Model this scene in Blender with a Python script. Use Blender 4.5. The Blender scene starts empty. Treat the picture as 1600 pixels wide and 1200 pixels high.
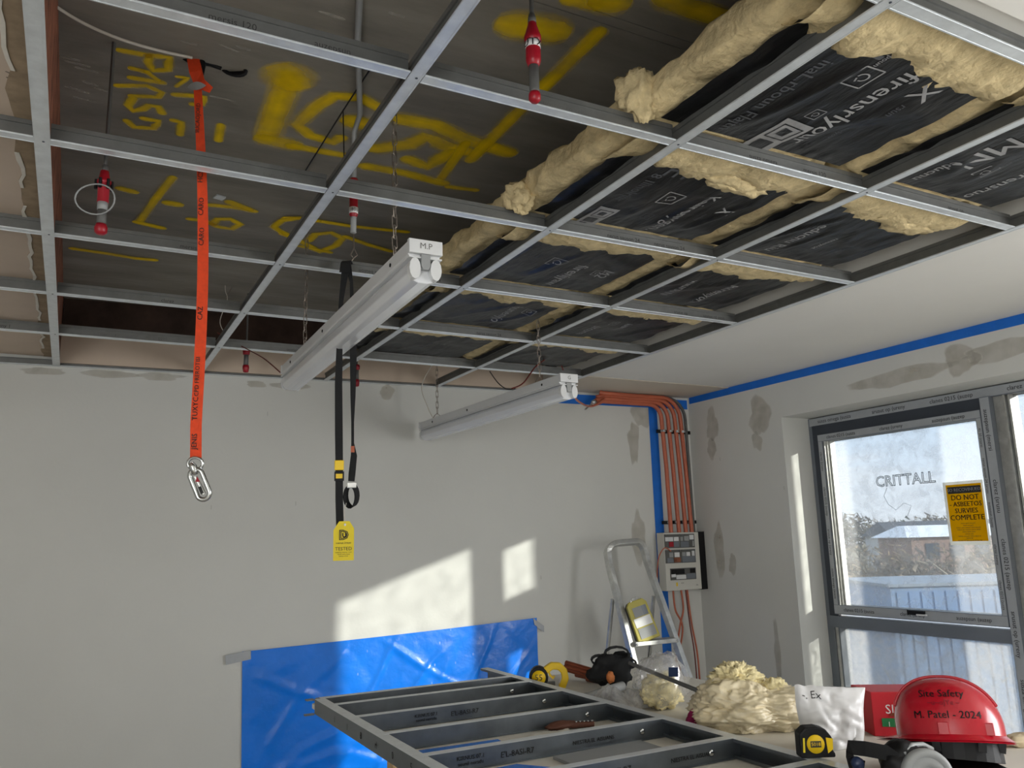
import bpy, bmesh, math, random
from mathutils import Vector, Matrix, noise
random.seed(7)
SC = bpy.context.scene
COL = SC.collection
V = Vector

# ------------------------------------------------------------------ camera
FPX = 1280.25
YAW, PITCH, ROLL = (math.radians(a) for a in (28.2532, 10.8503, -1.6086))
EYE = V((0, 0, 1.4))
_f = V((math.sin(YAW)*math.cos(PITCH), math.cos(YAW)*math.cos(PITCH), math.sin(PITCH)))
_r = V((math.cos(YAW), -math.sin(YAW), 0))
_u = _r.cross(_f)
CF = _f
CR = _r*math.cos(ROLL) + _u*math.sin(ROLL)
CU = -_r*math.sin(ROLL) + _u*math.cos(ROLL)
cd = bpy.data.cameras.new('camera')
cam = bpy.data.objects.new('camera', cd)
COL.objects.link(cam)
cd.sensor_width = 36
cd.lens = 36*FPX/1600
cd.clip_start = 0.05
cd.clip_end = 500
M = Matrix((CR, CU, -CF)).transposed().to_4x4()
M.translation = EYE
cam.matrix_world = M
SC.camera = cam

# ------------------------------------------------------------------ light
SUN_DIR = V((-1.0, 1.157, -0.345)).normalized()
world = bpy.data.worlds.new('sky')
SC.world = world
world.use_nodes = True
wn = world.node_tree
wn.nodes.clear()
_o = wn.nodes.new('ShaderNodeOutputWorld')
_b = wn.nodes.new('ShaderNodeBackground')
_tc = wn.nodes.new('ShaderNodeTexCoord')
_sp = wn.nodes.new('ShaderNodeSeparateXYZ')
_rp = wn.nodes.new('ShaderNodeValToRGB')
_nz = wn.nodes.new('ShaderNodeTexNoise')
_mp = wn.nodes.new('ShaderNodeMapping')
_mx = wn.nodes.new('ShaderNodeMix')
_mx.data_type = 'RGBA'
wn.links.new(_tc.outputs['Generated'], _sp.inputs[0])
wn.links.new(_tc.outputs['Generated'], _mp.inputs[0])
_mp.inputs['Scale'].default_value = (2.0, 2.0, 16.0)
wn.links.new(_mp.outputs[0], _nz.inputs['Vector'])
_nz.inputs['Scale'].default_value = 1.6
_nz.inputs['Detail'].default_value = 4
wn.links.new(_sp.outputs['Z'], _rp.inputs[0])
e = _rp.color_ramp.elements
e[0].position = 0.0; e[0].color = (0.93, 0.95, 0.98, 1)
e[1].position = 0.6; e[1].color = (0.62, 0.78, 1.0, 1)
x = _rp.color_ramp.elements.new(0.12); x.color = (0.72, 0.85, 1.0, 1)
_cr = wn.nodes.new('ShaderNodeValToRGB')
_cr.color_ramp.elements[0].position = 0.45
_cr.color_ramp.elements[1].position = 0.62
wn.links.new(_nz.outputs['Fac'], _cr.inputs[0])
wn.links.new(_cr.outputs['Color'], _mx.inputs[0])
wn.links.new(_rp.outputs['Color'], _mx.inputs[6])
_mx.inputs[7].default_value = (0.97, 0.98, 1.0, 1)
wn.links.new(_mx.outputs[2], _b.inputs['Color'])
_b.inputs['Strength'].default_value = 1.9
wn.links.new(_b.outputs[0], _o.inputs[0])

sd = bpy.data.lights.new('sun', 'SUN')
sd.energy = 11.5
sd.angle = math.radians(0.8)
sd.color = (1.0, 0.93, 0.80)
sun = bpy.data.objects.new('sun', sd)
COL.objects.link(sun)
sun.rotation_euler = SUN_DIR.to_track_quat('-Z', 'Y').to_euler()
sun.location = (12, -6, 8)

def area(name, loc, direction, sx, sy, power, color=(1, 1, 1), portal=False):
    l = bpy.data.lights.new(name, 'AREA')
    l.shape = 'RECTANGLE'
    l.size = sx; l.size_y = sy
    l.energy = power
    l.color = color
    if portal:
        l.cycles.is_portal = True
    o = bpy.data.objects.new(name, l)
    COL.objects.link(o)
    o.location = loc
    o.rotation_euler = V(direction).to_track_quat('-Z', 'Z').to_euler()
    return o
# added fill lamps, unseen: one in the side opening, two at solid walls
area('fill_side_opening', (4.02, -0.65, 1.35), (-1, 0.25, -0.25), 1.5, 1.6, 52, (0.98, 0.99, 1.0))
area('fill_left', (-2.28, -1.9, 1.15), (1, 0.5, -0.03), 1.8, 2.0, 95, (0.98, 0.99, 1.0))
area('fill_rear', (-1.5, -3.05, 1.15), (0.8, 1, -0.05), 1.6, 2.0, 4, (0.98, 0.99, 1.0))
area('window_portal', (4.44, 2.6, 1.25), (-1, 0, 0), 1.8, 2.6, 1, portal=True)

SC.view_settings.view_transform = 'Standard'
SC.view_settings.look = 'None'
SC.view_settings.gamma = 1
SC.view_settings.use_curve_mapping = False
SC.view_settings.exposure = 0.75
SC.cycles.max_bounces = 8
SC.cycles.transparent_max_bounces = 16
SC.cycles.caustics_reflective = False
SC.cycles.caustics_refractive = False
SC.cycles.sample_clamp_indirect = 8

# ------------------------------------------------------------------ helpers
def ray(px, py):
    return CF + CR*((px-800)/FPX) - CU*((py-600)/FPX)
def P(px, py, ax, v):
    d = ray(px, py)
    return EYE + d*((v-EYE[ax])/d[ax])
def D(px, py, dep):
    return EYE + ray(px, py)*dep
def PZ(px, py, z):
    return P(px, py, 2, z)
WN = V((0.06, 1, 0))           # back wall: 0.06 x + y = 4.99
WC = 4.99
def PW(px, py, off=0.0):       # point on the back wall, off metres in front
    d = ray(px, py)
    t = (WC-off - WN.dot(EYE))/WN.dot(d)
    return EYE + d*t
def W(x, z, off=0.0):
    return V((x, WC - 0.06*x - off, z))
RX = 4.05                      # inner face of the right wall
def lin(c):
    return tuple(((v/255.0)/12.92 if v <= 10 else (((v/255.0)+0.055)/1.055)**2.4) for v in c)

def newmat(name):
    m = bpy.data.materials.new(name)
    m.use_nodes = True
    nt = m.node_tree
    return m, nt, nt.nodes['Principled BSDF']
def mat(name, rgb, rough=0.6, metal=0.0, var=0.12, scale=6.0, bump=0.0, bscale=40.0, spec=0.5, coat=0.0, rvar=0.0, stretch=None, subs=0.0):
    m, nt, b = newmat(name)
    b.inputs['Roughness'].default_value = rough
    b.inputs['Metallic'].default_value = metal
    b.inputs['Specular IOR Level'].default_value = spec
    b.inputs['Coat Weight'].default_value = coat
    c = lin(rgb)
    tc = nt.nodes.new('ShaderNodeTexCoord')
    mp = nt.nodes.new('ShaderNodeMapping')
    nt.links.new(tc.outputs['Object'], mp.inputs[0])
    if stretch: mp.inputs['Scale'].default_value = stretch
    n = nt.nodes.new('ShaderNodeTexNoise')
    n.inputs['Scale'].default_value = scale
    n.inputs['Detail'].default_value = 5
    n.inputs['Roughness'].default_value = 0.6
    nt.links.new(mp.outputs[0], n.inputs['Vector'])
    r = nt.nodes.new('ShaderNodeValToRGB')
    r.color_ramp.elements[0].position = 0.3
    r.color_ramp.elements[1].position = 0.7
    r.color_ramp.elements[0].color = tuple(v*(1-var) for v in c) + (1,)
    r.color_ramp.elements[1].color = tuple(min(1, v*(1+var)) for v in c) + (1,)
    nt.links.new(n.outputs['Fac'], r.inputs[0])
    nt.links.new(r.outputs[0], b.inputs['Base Color'])
    if rvar:
        mr = nt.nodes.new('ShaderNodeMapRange')
        mr.inputs[3].default_value = max(0.02, rough-rvar); mr.inputs[4].default_value = min(1, rough+rvar)
        nt.links.new(n.outputs['Fac'], mr.inputs[0])
        nt.links.new(mr.outputs[0], b.inputs['Roughness'])
    if bump:
        n2 = nt.nodes.new('ShaderNodeTexNoise')
        n2.inputs['Scale'].default_value = bscale
        n2.inputs['Detail'].default_value = 6
        nt.links.new(mp.outputs[0], n2.inputs['Vector'])
        bp = nt.nodes.new('ShaderNodeBump')
        bp.inputs['Strength'].default_value = bump
        bp.inputs['Distance'].default_value = 0.01
        nt.links.new(n2.outputs['Fac'], bp.inputs['Height'])
        nt.links.new(bp.outputs[0], b.inputs['Normal'])
    return m
def fuzzy(name, rgb, top=1.0, rough=0.8, nscale=14.0):
    """soft edged paint or stain: opacity from the mesh attribute 'a' broken by noise"""
    m, nt, b = newmat(name)
    b.inputs['Base Color'].default_value = lin(rgb) + (1,)
    b.inputs['Roughness'].default_value = rough
    b.inputs['Specular IOR Level'].default_value = 0.2
    at = nt.nodes.new('ShaderNodeAttribute'); at.attribute_name = 'a'
    tc = nt.nodes.new('ShaderNodeTexCoord')
    n = nt.nodes.new('ShaderNodeTexNoise'); n.inputs['Scale'].default_value = nscale; n.inputs['Detail'].default_value = 6
    nt.links.new(tc.outputs['Object'], n.inputs['Vector'])
    mr = nt.nodes.new('ShaderNodeMapRange')
    mr.inputs[1].default_value = 0.3; mr.inputs[2].default_value = 0.7; mr.inputs[3].default_value = 0.55*top; mr.inputs[4].default_value = top
    nt.links.new(n.outputs['Fac'], mr.inputs[0])
    mu = nt.nodes.new('ShaderNodeMath'); mu.operation = 'MULTIPLY'
    nt.links.new(at.outputs['Fac'], mu.inputs[0]); nt.links.new(mr.outputs[0], mu.inputs[1])
    nt.links.new(mu.outputs[0], b.inputs['Alpha'])
    return m

class MB:
    def __init__(s):
        s.v = []; s.f = []; s.mi = []; s.sm = []; s.a = []
    def add(s, vs, fs, mi=0, smooth=False, a=None):
        o = len(s.v)
        s.v += [V(p) for p in vs]
        s.a += (a if a is not None else [1.0]*len(vs))
        for f in fs:
            s.f.append(tuple(i+o for i in f)); s.mi.append(mi); s.sm.append(smooth)
    def box(s, c, size, R=None, mi=0):
        c = V(c); h = V(size)/2
        vs = []
        for z in (-1, 1):
            for y in (-1, 1):
                for x in (-1, 1):
                    p = V((x*h.x, y*h.y, z*h.z))
                    if R is not None: p = R @ p
                    vs.append(c+p)
        s.add(vs, [(0, 2, 3, 1), (4, 5, 7, 6), (0, 1, 5, 4), (2, 6, 7, 3), (0, 4, 6, 2), (1, 3, 7, 5)], mi)
    def bb(s, x0, x1, y0, y1, z0, z1, mi=0):
        s.box(((x0+x1)/2, (y0+y1)/2, (z0+z1)/2), (x1-x0, y1-y0, z1-z0), None, mi)
    def hexa(s, bot, top, mi=0):
        """solid between two loops of equal length"""
        n = len(bot)
        vs = list(bot)+list(top)
        fs = [tuple(reversed(range(n))), tuple(range(n, 2*n))]
        for i in range(n):
            j = (i+1) % n
            fs.append((i, j, n+j, n+i))
        s.add(vs, fs, mi)
    def prism(s, loop, vec, mi=0):
        vec = V(vec)
        s.hexa([V(p) for p in loop], [V(p)+vec for p in loop], mi)
    def tube(s, pts, r, seg=8, mi=0, closed=False, caps=True, smooth=True):
        pts = [V(p) for p in pts]
        n = len(pts)
        rs = r if isinstance(r, (list, tuple)) else [r]*n
        vs = []; fs = []
        up = None
        for i in range(n):
            if closed: t = pts[(i+1) % n]-pts[i-1]
            else: t = pts[min(i+1, n-1)]-pts[max(i-1, 0)]
            if t.length < 1e-9: t = V((0, 0, 1))
            t.normalize()
            if up is None:
                up = t.orthogonal().normalized()
            else:
                up = up - t*up.dot(t)
                up = up.normalized() if up.length > 1e-6 else t.orthogonal().normalized()
            w = t.cross(up)
            for k in range(seg):
                a = 2*math.pi*k/seg
                vs.append(pts[i] + (up*math.cos(a)+w*math.sin(a))*rs[i])
        m = n if closed else n-1
        for i in range(m):
            j = (i+1) % n
            for k in range(seg):
                l = (k+1) % seg
                fs.append((i*seg+k, i*seg+l, j*seg+l, j*seg+k))
        s.add(vs, fs, mi, smooth)
        if caps and not closed:
            s.add(vs[:seg], [tuple(reversed(range(seg)))], mi)
            s.add(vs[-seg:], [tuple(range(seg))], mi)
    def ribbon(s, pts, wv, w, th, mi=0):
        """flat strap: pts path, wv width direction (or list), w width, th thickness"""
        pts = [V(p) for p in pts]; n = len(pts)
        wvs = wv if isinstance(wv, list) else [V(wv)]*n
        ws = w if isinstance(w, list) else [w]*n
        vs = []; fs = []
        for i in range(n):
            t = (pts[min(i+1, n-1)]-pts[max(i-1, 0)]).normalized()
            d = V(wvs[i]); d = (d-t*d.dot(t)).normalized()
            nn = t.cross(d)
            h = d*ws[i]/2; q = nn*th/2
            vs += [pts[i]-h-q, pts[i]+h-q, pts[i]+h+q, pts[i]-h+q]
        for i in range(n-1):
            for k in range(4):
                l = (k+1) % 4
                fs.append((4*i+k, 4*i+l, 4*i+4+l, 4*i+4+k))
        fs.append((3, 2, 1, 0)); fs.append((4*n-4, 4*n-3, 4*n-2, 4*n-1))
        s.add(vs, fs, mi)
    def lathe(s, prof, c, axis=(0, 0, 1), seg=16, mi=0, smooth=True):
        """prof: list of (radius, height along axis)"""
        c = V(c); ax = V(axis).normalized()
        u = ax.orthogonal().normalized(); w = ax.cross(u)
        vs = []; fs = []
        for r, h in prof:
            for k in range(seg):
                a = 2*math.pi*k/seg
                vs.append(c+ax*h+(u*math.cos(a)+w*math.sin(a))*max(r, 1e-5))
        for i in range(len(prof)-1):
            for k in range(seg):
                l = (k+1) % seg
                fs.append((i*seg+k, i*seg+l, (i+1)*seg+l, (i+1)*seg+k))
        fs.append(tuple(reversed(range(seg))))
        n = len(prof)
        fs.append(tuple(range((n-1)*seg, n*seg)))
        s.add(vs, fs, mi, smooth)
    def grid(s, nu, nv, fn, mi=0, smooth=True, closed_u=False):
        vs = [fn(i/(nu if closed_u else nu-1), j/(nv-1)) for j in range(nv) for i in range(nu)]
        fs = []
        for j in range(nv-1):
            for i in range(nu if closed_u else nu-1):
                k = (i+1) % nu
                fs.append((j*nu+i, j*nu+k, (j+1)*nu+k, (j+1)*nu+i))
        s.add(vs, fs, mi, smooth)
    def stroke(s, pts, nrm, w, mi=0, soft=0.45):
        """soft painted stroke: strip with feathered sides and round ends lying in a plane of normal nrm"""
        pts = [V(p) for p in pts]; nrm = V(nrm).normalized()
        if len(pts) == 1: pts = [pts[0]-nrm.orthogonal()*1e-4, pts[0]+nrm.orthogonal()*1e-4]
        P2 = [pts[0]]
        for i in range(len(pts)-1):              # resample
            L = (pts[i+1]-pts[i]).length; k = max(1, int(L/(w*0.6)))
            for j in range(1, k+1): P2.append(pts[i].lerp(pts[i+1], j/k))
        t0 = (P2[0]-P2[1]).normalized(); t1 = (P2[-1]-P2[-2]).normalized()
        path = []
        for a in (80, 50, 20): path.append((P2[0]+t0*w/2*math.sin(math.radians(a)), math.cos(math.radians(a)), math.cos(math.radians(a))))
        for p in P2: path.append((p, 1.0, 1.0))
        for a in (20, 50, 80): path.append((P2[-1]+t1*w/2*math.sin(math.radians(a)), math.cos(math.radians(a)), math.cos(math.radians(a))))
        n = len(path); vs = []; al = []; fs = []
        offs = (-1.15, -1+soft, 0, 1-soft, 1.15); als = (0, 0.8, 1, 0.8, 0)
        for i in range(n):
            t = (path[min(i+1, n-1)][0]-path[max(i-1, 0)][0])
            t = t.normalized() if t.length > 1e-9 else t1
            d = nrm.cross(t)
            for o, a in zip(offs, als):
                vs.append(path[i][0]+d*(w/2*o*path[i][1])); al.append(a*(0.35+0.65*path[i][2]) if 0 < i < n-1 else 0)
        for i in range(n-1):
            for k in range(4):
                fs.append((5*i+k, 5*i+k+1, 5*i+6+k, 5*i+5+k))
        s.add(vs, fs, mi, True, al)
    def blob(s, c, rx, rz, ex, ez, seed=0, mi=0, seg=22, rough=0.3, a=1.0, off=V((0, 0, 0))):
        """soft stain of irregular outline in the plane ex, ez"""
        c = V(c)+off; ex = V(ex); ez = V(ez)
        vs = [c]; al = [a]; fs = []
        for ring, (q, av) in enumerate(((0.6, a), (0.88, a*0.9), (1.0, 0))):
            for k in range(seg):
                t = 2*math.pi*k/seg
                w = 1+rough*noise.noise(V((math.cos(t)*1.7+seed*3.1, math.sin(t)*1.7, seed*1.7)))*1.6
                vs.append(c+ex*(rx*q*w*math.cos(t))+ez*(rz*q*w*math.sin(t))); al.append(av)
        for k in range(seg):
            l = (k+1) % seg
            fs.append((0, 1+k, 1+l))
            for r in range(2):
                fs.append((1+r*seg+k, 1+(r+1)*seg+k, 1+(r+1)*seg+l, 1+r*seg+l))
        s.add(vs, fs, mi, False, al)
    def text(s, string, size, fn, mi=0, outline=0.0, bold=0.0):
        vs, fs = text_geo(string, size, outline)
        for dx in ((-0.7*bold*size, 0.7*bold*size) if bold else (0.0,)):   # heavier letters: two passes side by side
            s.add([fn(p[0]+dx, p[1], p[2]) for p in vs], fs, mi)
    def build(s, name, mats, parent=None, bevel=0.0, origin=None):
        me = bpy.data.meshes.new(name)
        o0 = V((0, 0, 0))
        q = parent
        while q is not None:
            o0 += q.location; q = q.parent
        own = V(origin) if origin is not None else V((0, 0, 0))
        me.from_pydata([tuple(p-o0-own) for p in s.v], [], s.f)
        if not isinstance(mats, (list, tuple)): mats = [mats]
        for m in mats: me.materials.append(m)
        me.polygons.foreach_set('material_index', s.mi)
        me.polygons.foreach_set('use_smooth', s.sm)
        if any(x < 0.999 for x in s.a):
            at = me.attributes.new('a', 'FLOAT', 'POINT')
            at.data.foreach_set('value', s.a)
        me.update()
        ob = bpy.data.objects.new(name, me)
        ob.location = own
        COL.objects.link(ob)
        if parent is not None: ob.parent = parent
        if bevel:
            b = ob.modifiers.new('bevel', 'BEVEL'); b.width = bevel; b.segments = 2; b.limit_method = 'ANGLE'
        return ob
_tcache = {}
def text_geo(string, size, outline=0.0):
    k = (string, outline)
    if k not in _tcache:
        cu = bpy.data.curves.new('lettering', 'FONT')
        cu.body = string
        cu.align_x = 'CENTER'; cu.align_y = 'CENTER'
        cu.size = 1.0
        cu.resolution_u = 2
        if outline:
            cu.fill_mode = 'NONE'; cu.bevel_depth = outline; cu.bevel_resolution = 0
        ob = bpy.data.objects.new('lettering', cu)
        COL.objects.link(ob)
        dg = bpy.context.evaluated_depsgraph_get()
        me = bpy.data.meshes.new_from_object(ob.evaluated_get(dg))
        _tcache[k] = ([tuple(v.co) for v in me.vertices], [tuple(p.vertices) for p in me.polygons])
        bpy.data.meshes.remove(me)
        bpy.data.objects.remove(ob)
        bpy.data.curves.remove(cu)
    vs, fs = _tcache[k]
    return [(x*size, y*size, z*size) for x, y, z in vs], fs
def flat(c, ex, ey):
    c = V(c); ex = V(ex).normalized(); ey = V(ey).normalized(); n = ex.cross(ey)
    return lambda x, y, z=0: c+ex*x+ey*y+n*z

def tag(o, label, cat, group=None):
    o['label'] = label; o['category'] = cat
    if group: o['group'] = group
    return o
def thing(name, label, cat, loc, group=None):
    o = bpy.data.objects.new(name, None)
    o.empty_display_size = 0.05
    COL.objects.link(o)
    o.location = loc
    return tag(o, label, cat, group)
def struct(o):
    o['kind'] = 'structure'
    return o
def fbm(p, sc=1.0, seed=0.0, o=4):
    return noise.fractal(V(p)*sc+V((seed, seed*0.7, seed*1.3)), 1.0, 2.0, o)

# ------------------------------------------------------------------ materials
M_wall = mat('painted_plaster', (213, 213, 208), 0.85, var=0.02, scale=2.5, bump=0.05, bscale=60)
M_ceil = mat('white_ceiling', (228, 226, 220), 0.85, var=0.02, scale=2, bump=0.04, bscale=50)
M_bare = mat('bare_board', (205, 194, 178), 0.9, var=0.04, scale=3)
M_floor = mat('screed', (190, 186, 178), 0.85, var=0.1, scale=3, bump=0.15)
M_conc = mat('concrete_soffit', (134, 129, 120), 0.9, var=0.28, scale=2.6, bump=0.25, bscale=22, stretch=(0.6, 2.2, 1))
M_brown = mat('dark_brick', (62, 46, 38), 0.95, var=0.35, scale=9, bump=0.4, bscale=18)
M_edge = mat('broken_edge', (140, 88, 66), 0.95, var=0.5, scale=14, bump=0.6, bscale=40)
M_gyp = mat('gypsum_board', (204, 186, 168), 0.9, var=0.05, scale=4)
M_torn = mat('torn_paper', (226, 220, 210), 0.95, var=0.06, scale=30)
M_core = mat('board_core', (160, 140, 116), 0.95, var=0.2, scale=20)
M_zinc = mat('dull_zinc_web', (118, 119, 117), 0.5, 0.6, var=0.12, scale=18)
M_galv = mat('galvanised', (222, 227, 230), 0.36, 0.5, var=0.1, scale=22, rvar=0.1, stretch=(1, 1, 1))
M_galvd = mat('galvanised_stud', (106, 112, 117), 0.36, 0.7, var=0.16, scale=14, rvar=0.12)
M_ink = mat('stamp_ink', (52, 52, 50), 0.8, var=0.3, scale=80)
M_inkl = mat('faint_stamp_ink', (104, 104, 100), 0.7, var=0.3, scale=80)
M_black = mat('black_plastic', (14, 14, 16), 0.55, var=0.1, spec=0.3)
M_web = mat('black_webbing', (15, 16, 18), 0.85, var=0.2, scale=120)
M_film = mat('black_film', (9, 9, 11), 0.36, var=0.25, scale=5, bump=0.8, bscale=6, spec=0.35, rvar=0.08, stretch=(3.2, 0.9, 1))
M_print = mat('grey_print', (150, 150, 150), 0.5, var=0.15, scale=30)
M_printd = mat('faint_grey_print', (78, 80, 84), 0.5, var=0.2, scale=30)
M_wool = mat('mineral_wool', (212, 193, 150), 1.0, var=0.22, scale=18, bump=0.9, bscale=45, spec=0.1)
M_woolw = mat('pale_wool', (240, 226, 178), 1.0, var=0.12, scale=22, bump=0.8, bscale=55, spec=0.1)
M_white = mat('white_enamel', (218, 219, 219), 0.35, var=0.02)
M_diff = mat('white_diffuser', (224, 226, 229), 0.18, var=0.02, coat=0.3)
M_gry = mat('grey_plastic', (150, 152, 152), 0.5, var=0.06)
M_dgry = mat('dark_grey_plastic', (92, 92, 90), 0.55, var=0.1)
M_red = mat('red_plastic', (152, 16, 34), 0.4, var=0.08)
M_orange = mat('orange_webbing', (218, 66, 18), 0.75, var=0.12, scale=60)
M_steel = mat('polished_steel', (210, 212, 212), 0.18, 1.0, var=0.05)
M_wire = mat('steel_wire', (150, 140, 130), 0.4, 0.8, var=0.1)
M_wirel = mat('pale_cable', (206, 200, 190), 0.6, var=0.05)
M_brownw = mat('brown_cable', (110, 40, 30), 0.5, var=0.1)
M_yel = mat('yellow_plastic', (240, 200, 20), 0.45, var=0.05)
M_tag = mat('yellow_card', (226, 202, 30), 0.6, var=0.06)
M_tape = mat('blue_masking_tape', (18, 108, 206), 0.6, var=0.08, scale=12, bump=0.15, bscale=40)
M_cond = mat('orange_conduit', (186, 100, 72), 0.45, var=0.12, scale=10)
M_cunit = mat('cream_metal', (206, 204, 196), 0.45, var=0.03)
M_alu = mat('scuffed_aluminium', (200, 200, 196), 0.38, 0.8, var=0.18, scale=20, rvar=0.15)
M_frame = mat('grey_window_frame', (112, 118, 126), 0.45, var=0.05)
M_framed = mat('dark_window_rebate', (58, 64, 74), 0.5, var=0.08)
M_ptape = mat('grey_protective_tape', (168, 172, 176), 0.4, var=0.06, scale=14)
M_bench = mat('white_bench_top', (226, 222, 212), 0.6, var=0.06, scale=5)
M_wood = mat('pale_timber', (190, 160, 118), 0.7, var=0.15, scale=6, stretch=(8, 1, 1))
M_hat = mat('red_hard_hat', (182, 18, 38), 0.26, var=0.03, coat=0.25)
M_redbox = mat('red_card', (196, 26, 42), 0.5, var=0.05)
M_green = mat('green_label', (20, 120, 66), 0.5, var=0.05)
M_copper = mat('copper', (150, 84, 62), 0.3, 0.7, var=0.15, scale=12)
M_mag = mat('magenta_cloth', (150, 22, 84), 0.8, var=0.1)
M_leath = mat('brown_leather', (92, 54, 38), 0.7, var=0.25, scale=30)
M_navy = mat('navy_plastic', (30, 46, 78), 0.4, var=0.1)
M_sheetw = mat('white_polythene', (226, 226, 226), 0.35, var=0.05, scale=8)
M_ylab = mat('yellow_film', (184, 172, 72), 0.3, var=0.1)
M_dust = fuzzy('filler_stain', (192, 183, 166), 0.42)
M_dust2 = fuzzy('dark_filler_stain', (184, 173, 154), 0.42)
M_ink2 = fuzzy('soft_pencil', (96, 88, 80), 0.8)
M_spray = fuzzy('yellow_spray', (255, 216, 0), 1.0, nscale=7)
M_chalk = fuzzy('pale_scratch', (205, 200, 190), 0.6, nscale=30)

def sheet_mat():
    m = mat('blue_polythene', (6, 122, 236), 0.24, var=0.1, scale=3, bump=0.6, bscale=8, rvar=0.08)
    nt = m.node_tree; b = nt.nodes['Principled BSDF']
    src = b.inputs['Base Color'].links[0].from_socket
    tc = nt.nodes.new('ShaderNodeTexCoord'); mp = nt.nodes.new('ShaderNodeMapping')
    mp.inputs['Scale'].default_value = (22, 22, 11)
    vo = nt.nodes.new('ShaderNodeTexVoronoi'); vo.inputs['Scale'].default_value = 1.0
    nz = nt.nodes.new('ShaderNodeTexNoise'); nz.inputs['Scale'].default_value = 1.4
    nt.links.new(tc.outputs['Object'], mp.inputs[0]); nt.links.new(mp.outputs[0], vo.inputs['Vector'])
    nt.links.new(tc.outputs['Object'], nz.inputs['Vector'])
    r = nt.nodes.new('ShaderNodeValToRGB'); r.color_ramp.elements[0].position = 0.05; r.color_ramp.elements[0].color = (1, 1, 1, 1)
    r.color_ramp.elements[1].position = 0.13; r.color_ramp.elements[1].color = (0, 0, 0, 1)
    r2 = nt.nodes.new('ShaderNodeValToRGB'); r2.color_ramp.elements[0].position = 0.52; r2.color_ramp.elements[1].position = 0.62
    nt.links.new(vo.outputs['Distance'], r.inputs[0]); nt.links.new(nz.outputs['Fac'], r2.inputs[0])
    mu = nt.nodes.new('ShaderNodeMath'); mu.operation = 'MULTIPLY'
    nt.links.new(r.outputs[0], mu.inputs[0]); nt.links.new(r2.outputs[0], mu.inputs[1])
    mx = nt.nodes.new('ShaderNodeMix'); mx.data_type = 'RGBA'
    nt.links.new(mu.outputs[0], mx.inputs[0]); nt.links.new(src, mx.inputs[6]); mx.inputs[7].default_value = (0.6, 0.72, 0.85, 1)
    nt.links.new(mx.outputs[2], b.inputs['Base Color'])
    return m
M_sheet = sheet_mat()

def glass_mat(name, base, dirt, scale, tint=(0.62, 0.645, 0.66), stretch=(1, 1, 1)):
    """dusty glass: clear pane with a film of dirt that scatters light"""
    m = bpy.data.materials.new(name); m.use_nodes = True
    nt = m.node_tree; nt.nodes.clear()
    out = nt.nodes.new('ShaderNodeOutputMaterial')
    tr = nt.nodes.new('ShaderNodeBsdfTransparent'); tr.inputs[0].default_value = tint + (1,)
    gl = nt.nodes.new('ShaderNodeBsdfGlossy'); gl.inputs['Roughness'].default_value = 0.02
    tl = nt.nodes.new('ShaderNodeBsdfTranslucent'); tl.inputs[0].default_value = (0.42, 0.43, 0.45, 1)
    df = nt.nodes.new('ShaderNodeBsdfDiffuse'); df.inputs[0].default_value = (0.6, 0.6, 0.6, 1)
    m1 = nt.nodes.new('ShaderNodeMixShader'); m1.inputs[0].default_value = 0.4
    nt.links.new(tl.outputs[0], m1.inputs[1]); nt.links.new(df.outputs[0], m1.inputs[2])
    m2 = nt.nodes.new('ShaderNodeMixShader'); m2.inputs[0].default_value = 0.04
    nt.links.new(tr.outputs[0], m2.inputs[1]); nt.links.new(gl.outputs[0], m2.inputs[2])
    m3 = nt.nodes.new('ShaderNodeMixShader')
    nt.links.new(m2.outputs[0], m3.inputs[1]); nt.links.new(m1.outputs[0], m3.inputs[2])
    tc = nt.nodes.new('ShaderNodeTexCoord'); mp = nt.nodes.new('ShaderNodeMapping'); mp.inputs['Scale'].default_value = stretch
    nt.links.new(tc.outputs['Object'], mp.inputs[0])
    n = nt.nodes.new('ShaderNodeTexNoise'); n.inputs['Scale'].default_value = scale; n.inputs['Detail'].default_value = 9; n.inputs['Roughness'].default_value = 0.7
    n.inputs['Distortion'].default_value = 0.5
    nt.links.new(mp.outputs[0], n.inputs['Vector'])
    mr = nt.nodes.new('ShaderNodeMapRange'); mr.inputs[1].default_value = 0.42; mr.inputs[2].default_value = 0.72
    mr.inputs[3].default_value = base; mr.inputs[4].default_value = dirt
    nt.links.new(n.outputs['Fac'], mr.inputs[0]); nt.links.new(mr.outputs[0], m3.inputs[0])
    nt.links.new(m3.outputs[0], out.inputs[0])
    return m
M_glass = glass_mat('dusty_glass', 0.2, 0.42, 11.0)
M_glass2 = glass_mat('filmed_glass', 0.34, 0.75, 14.0)
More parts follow.
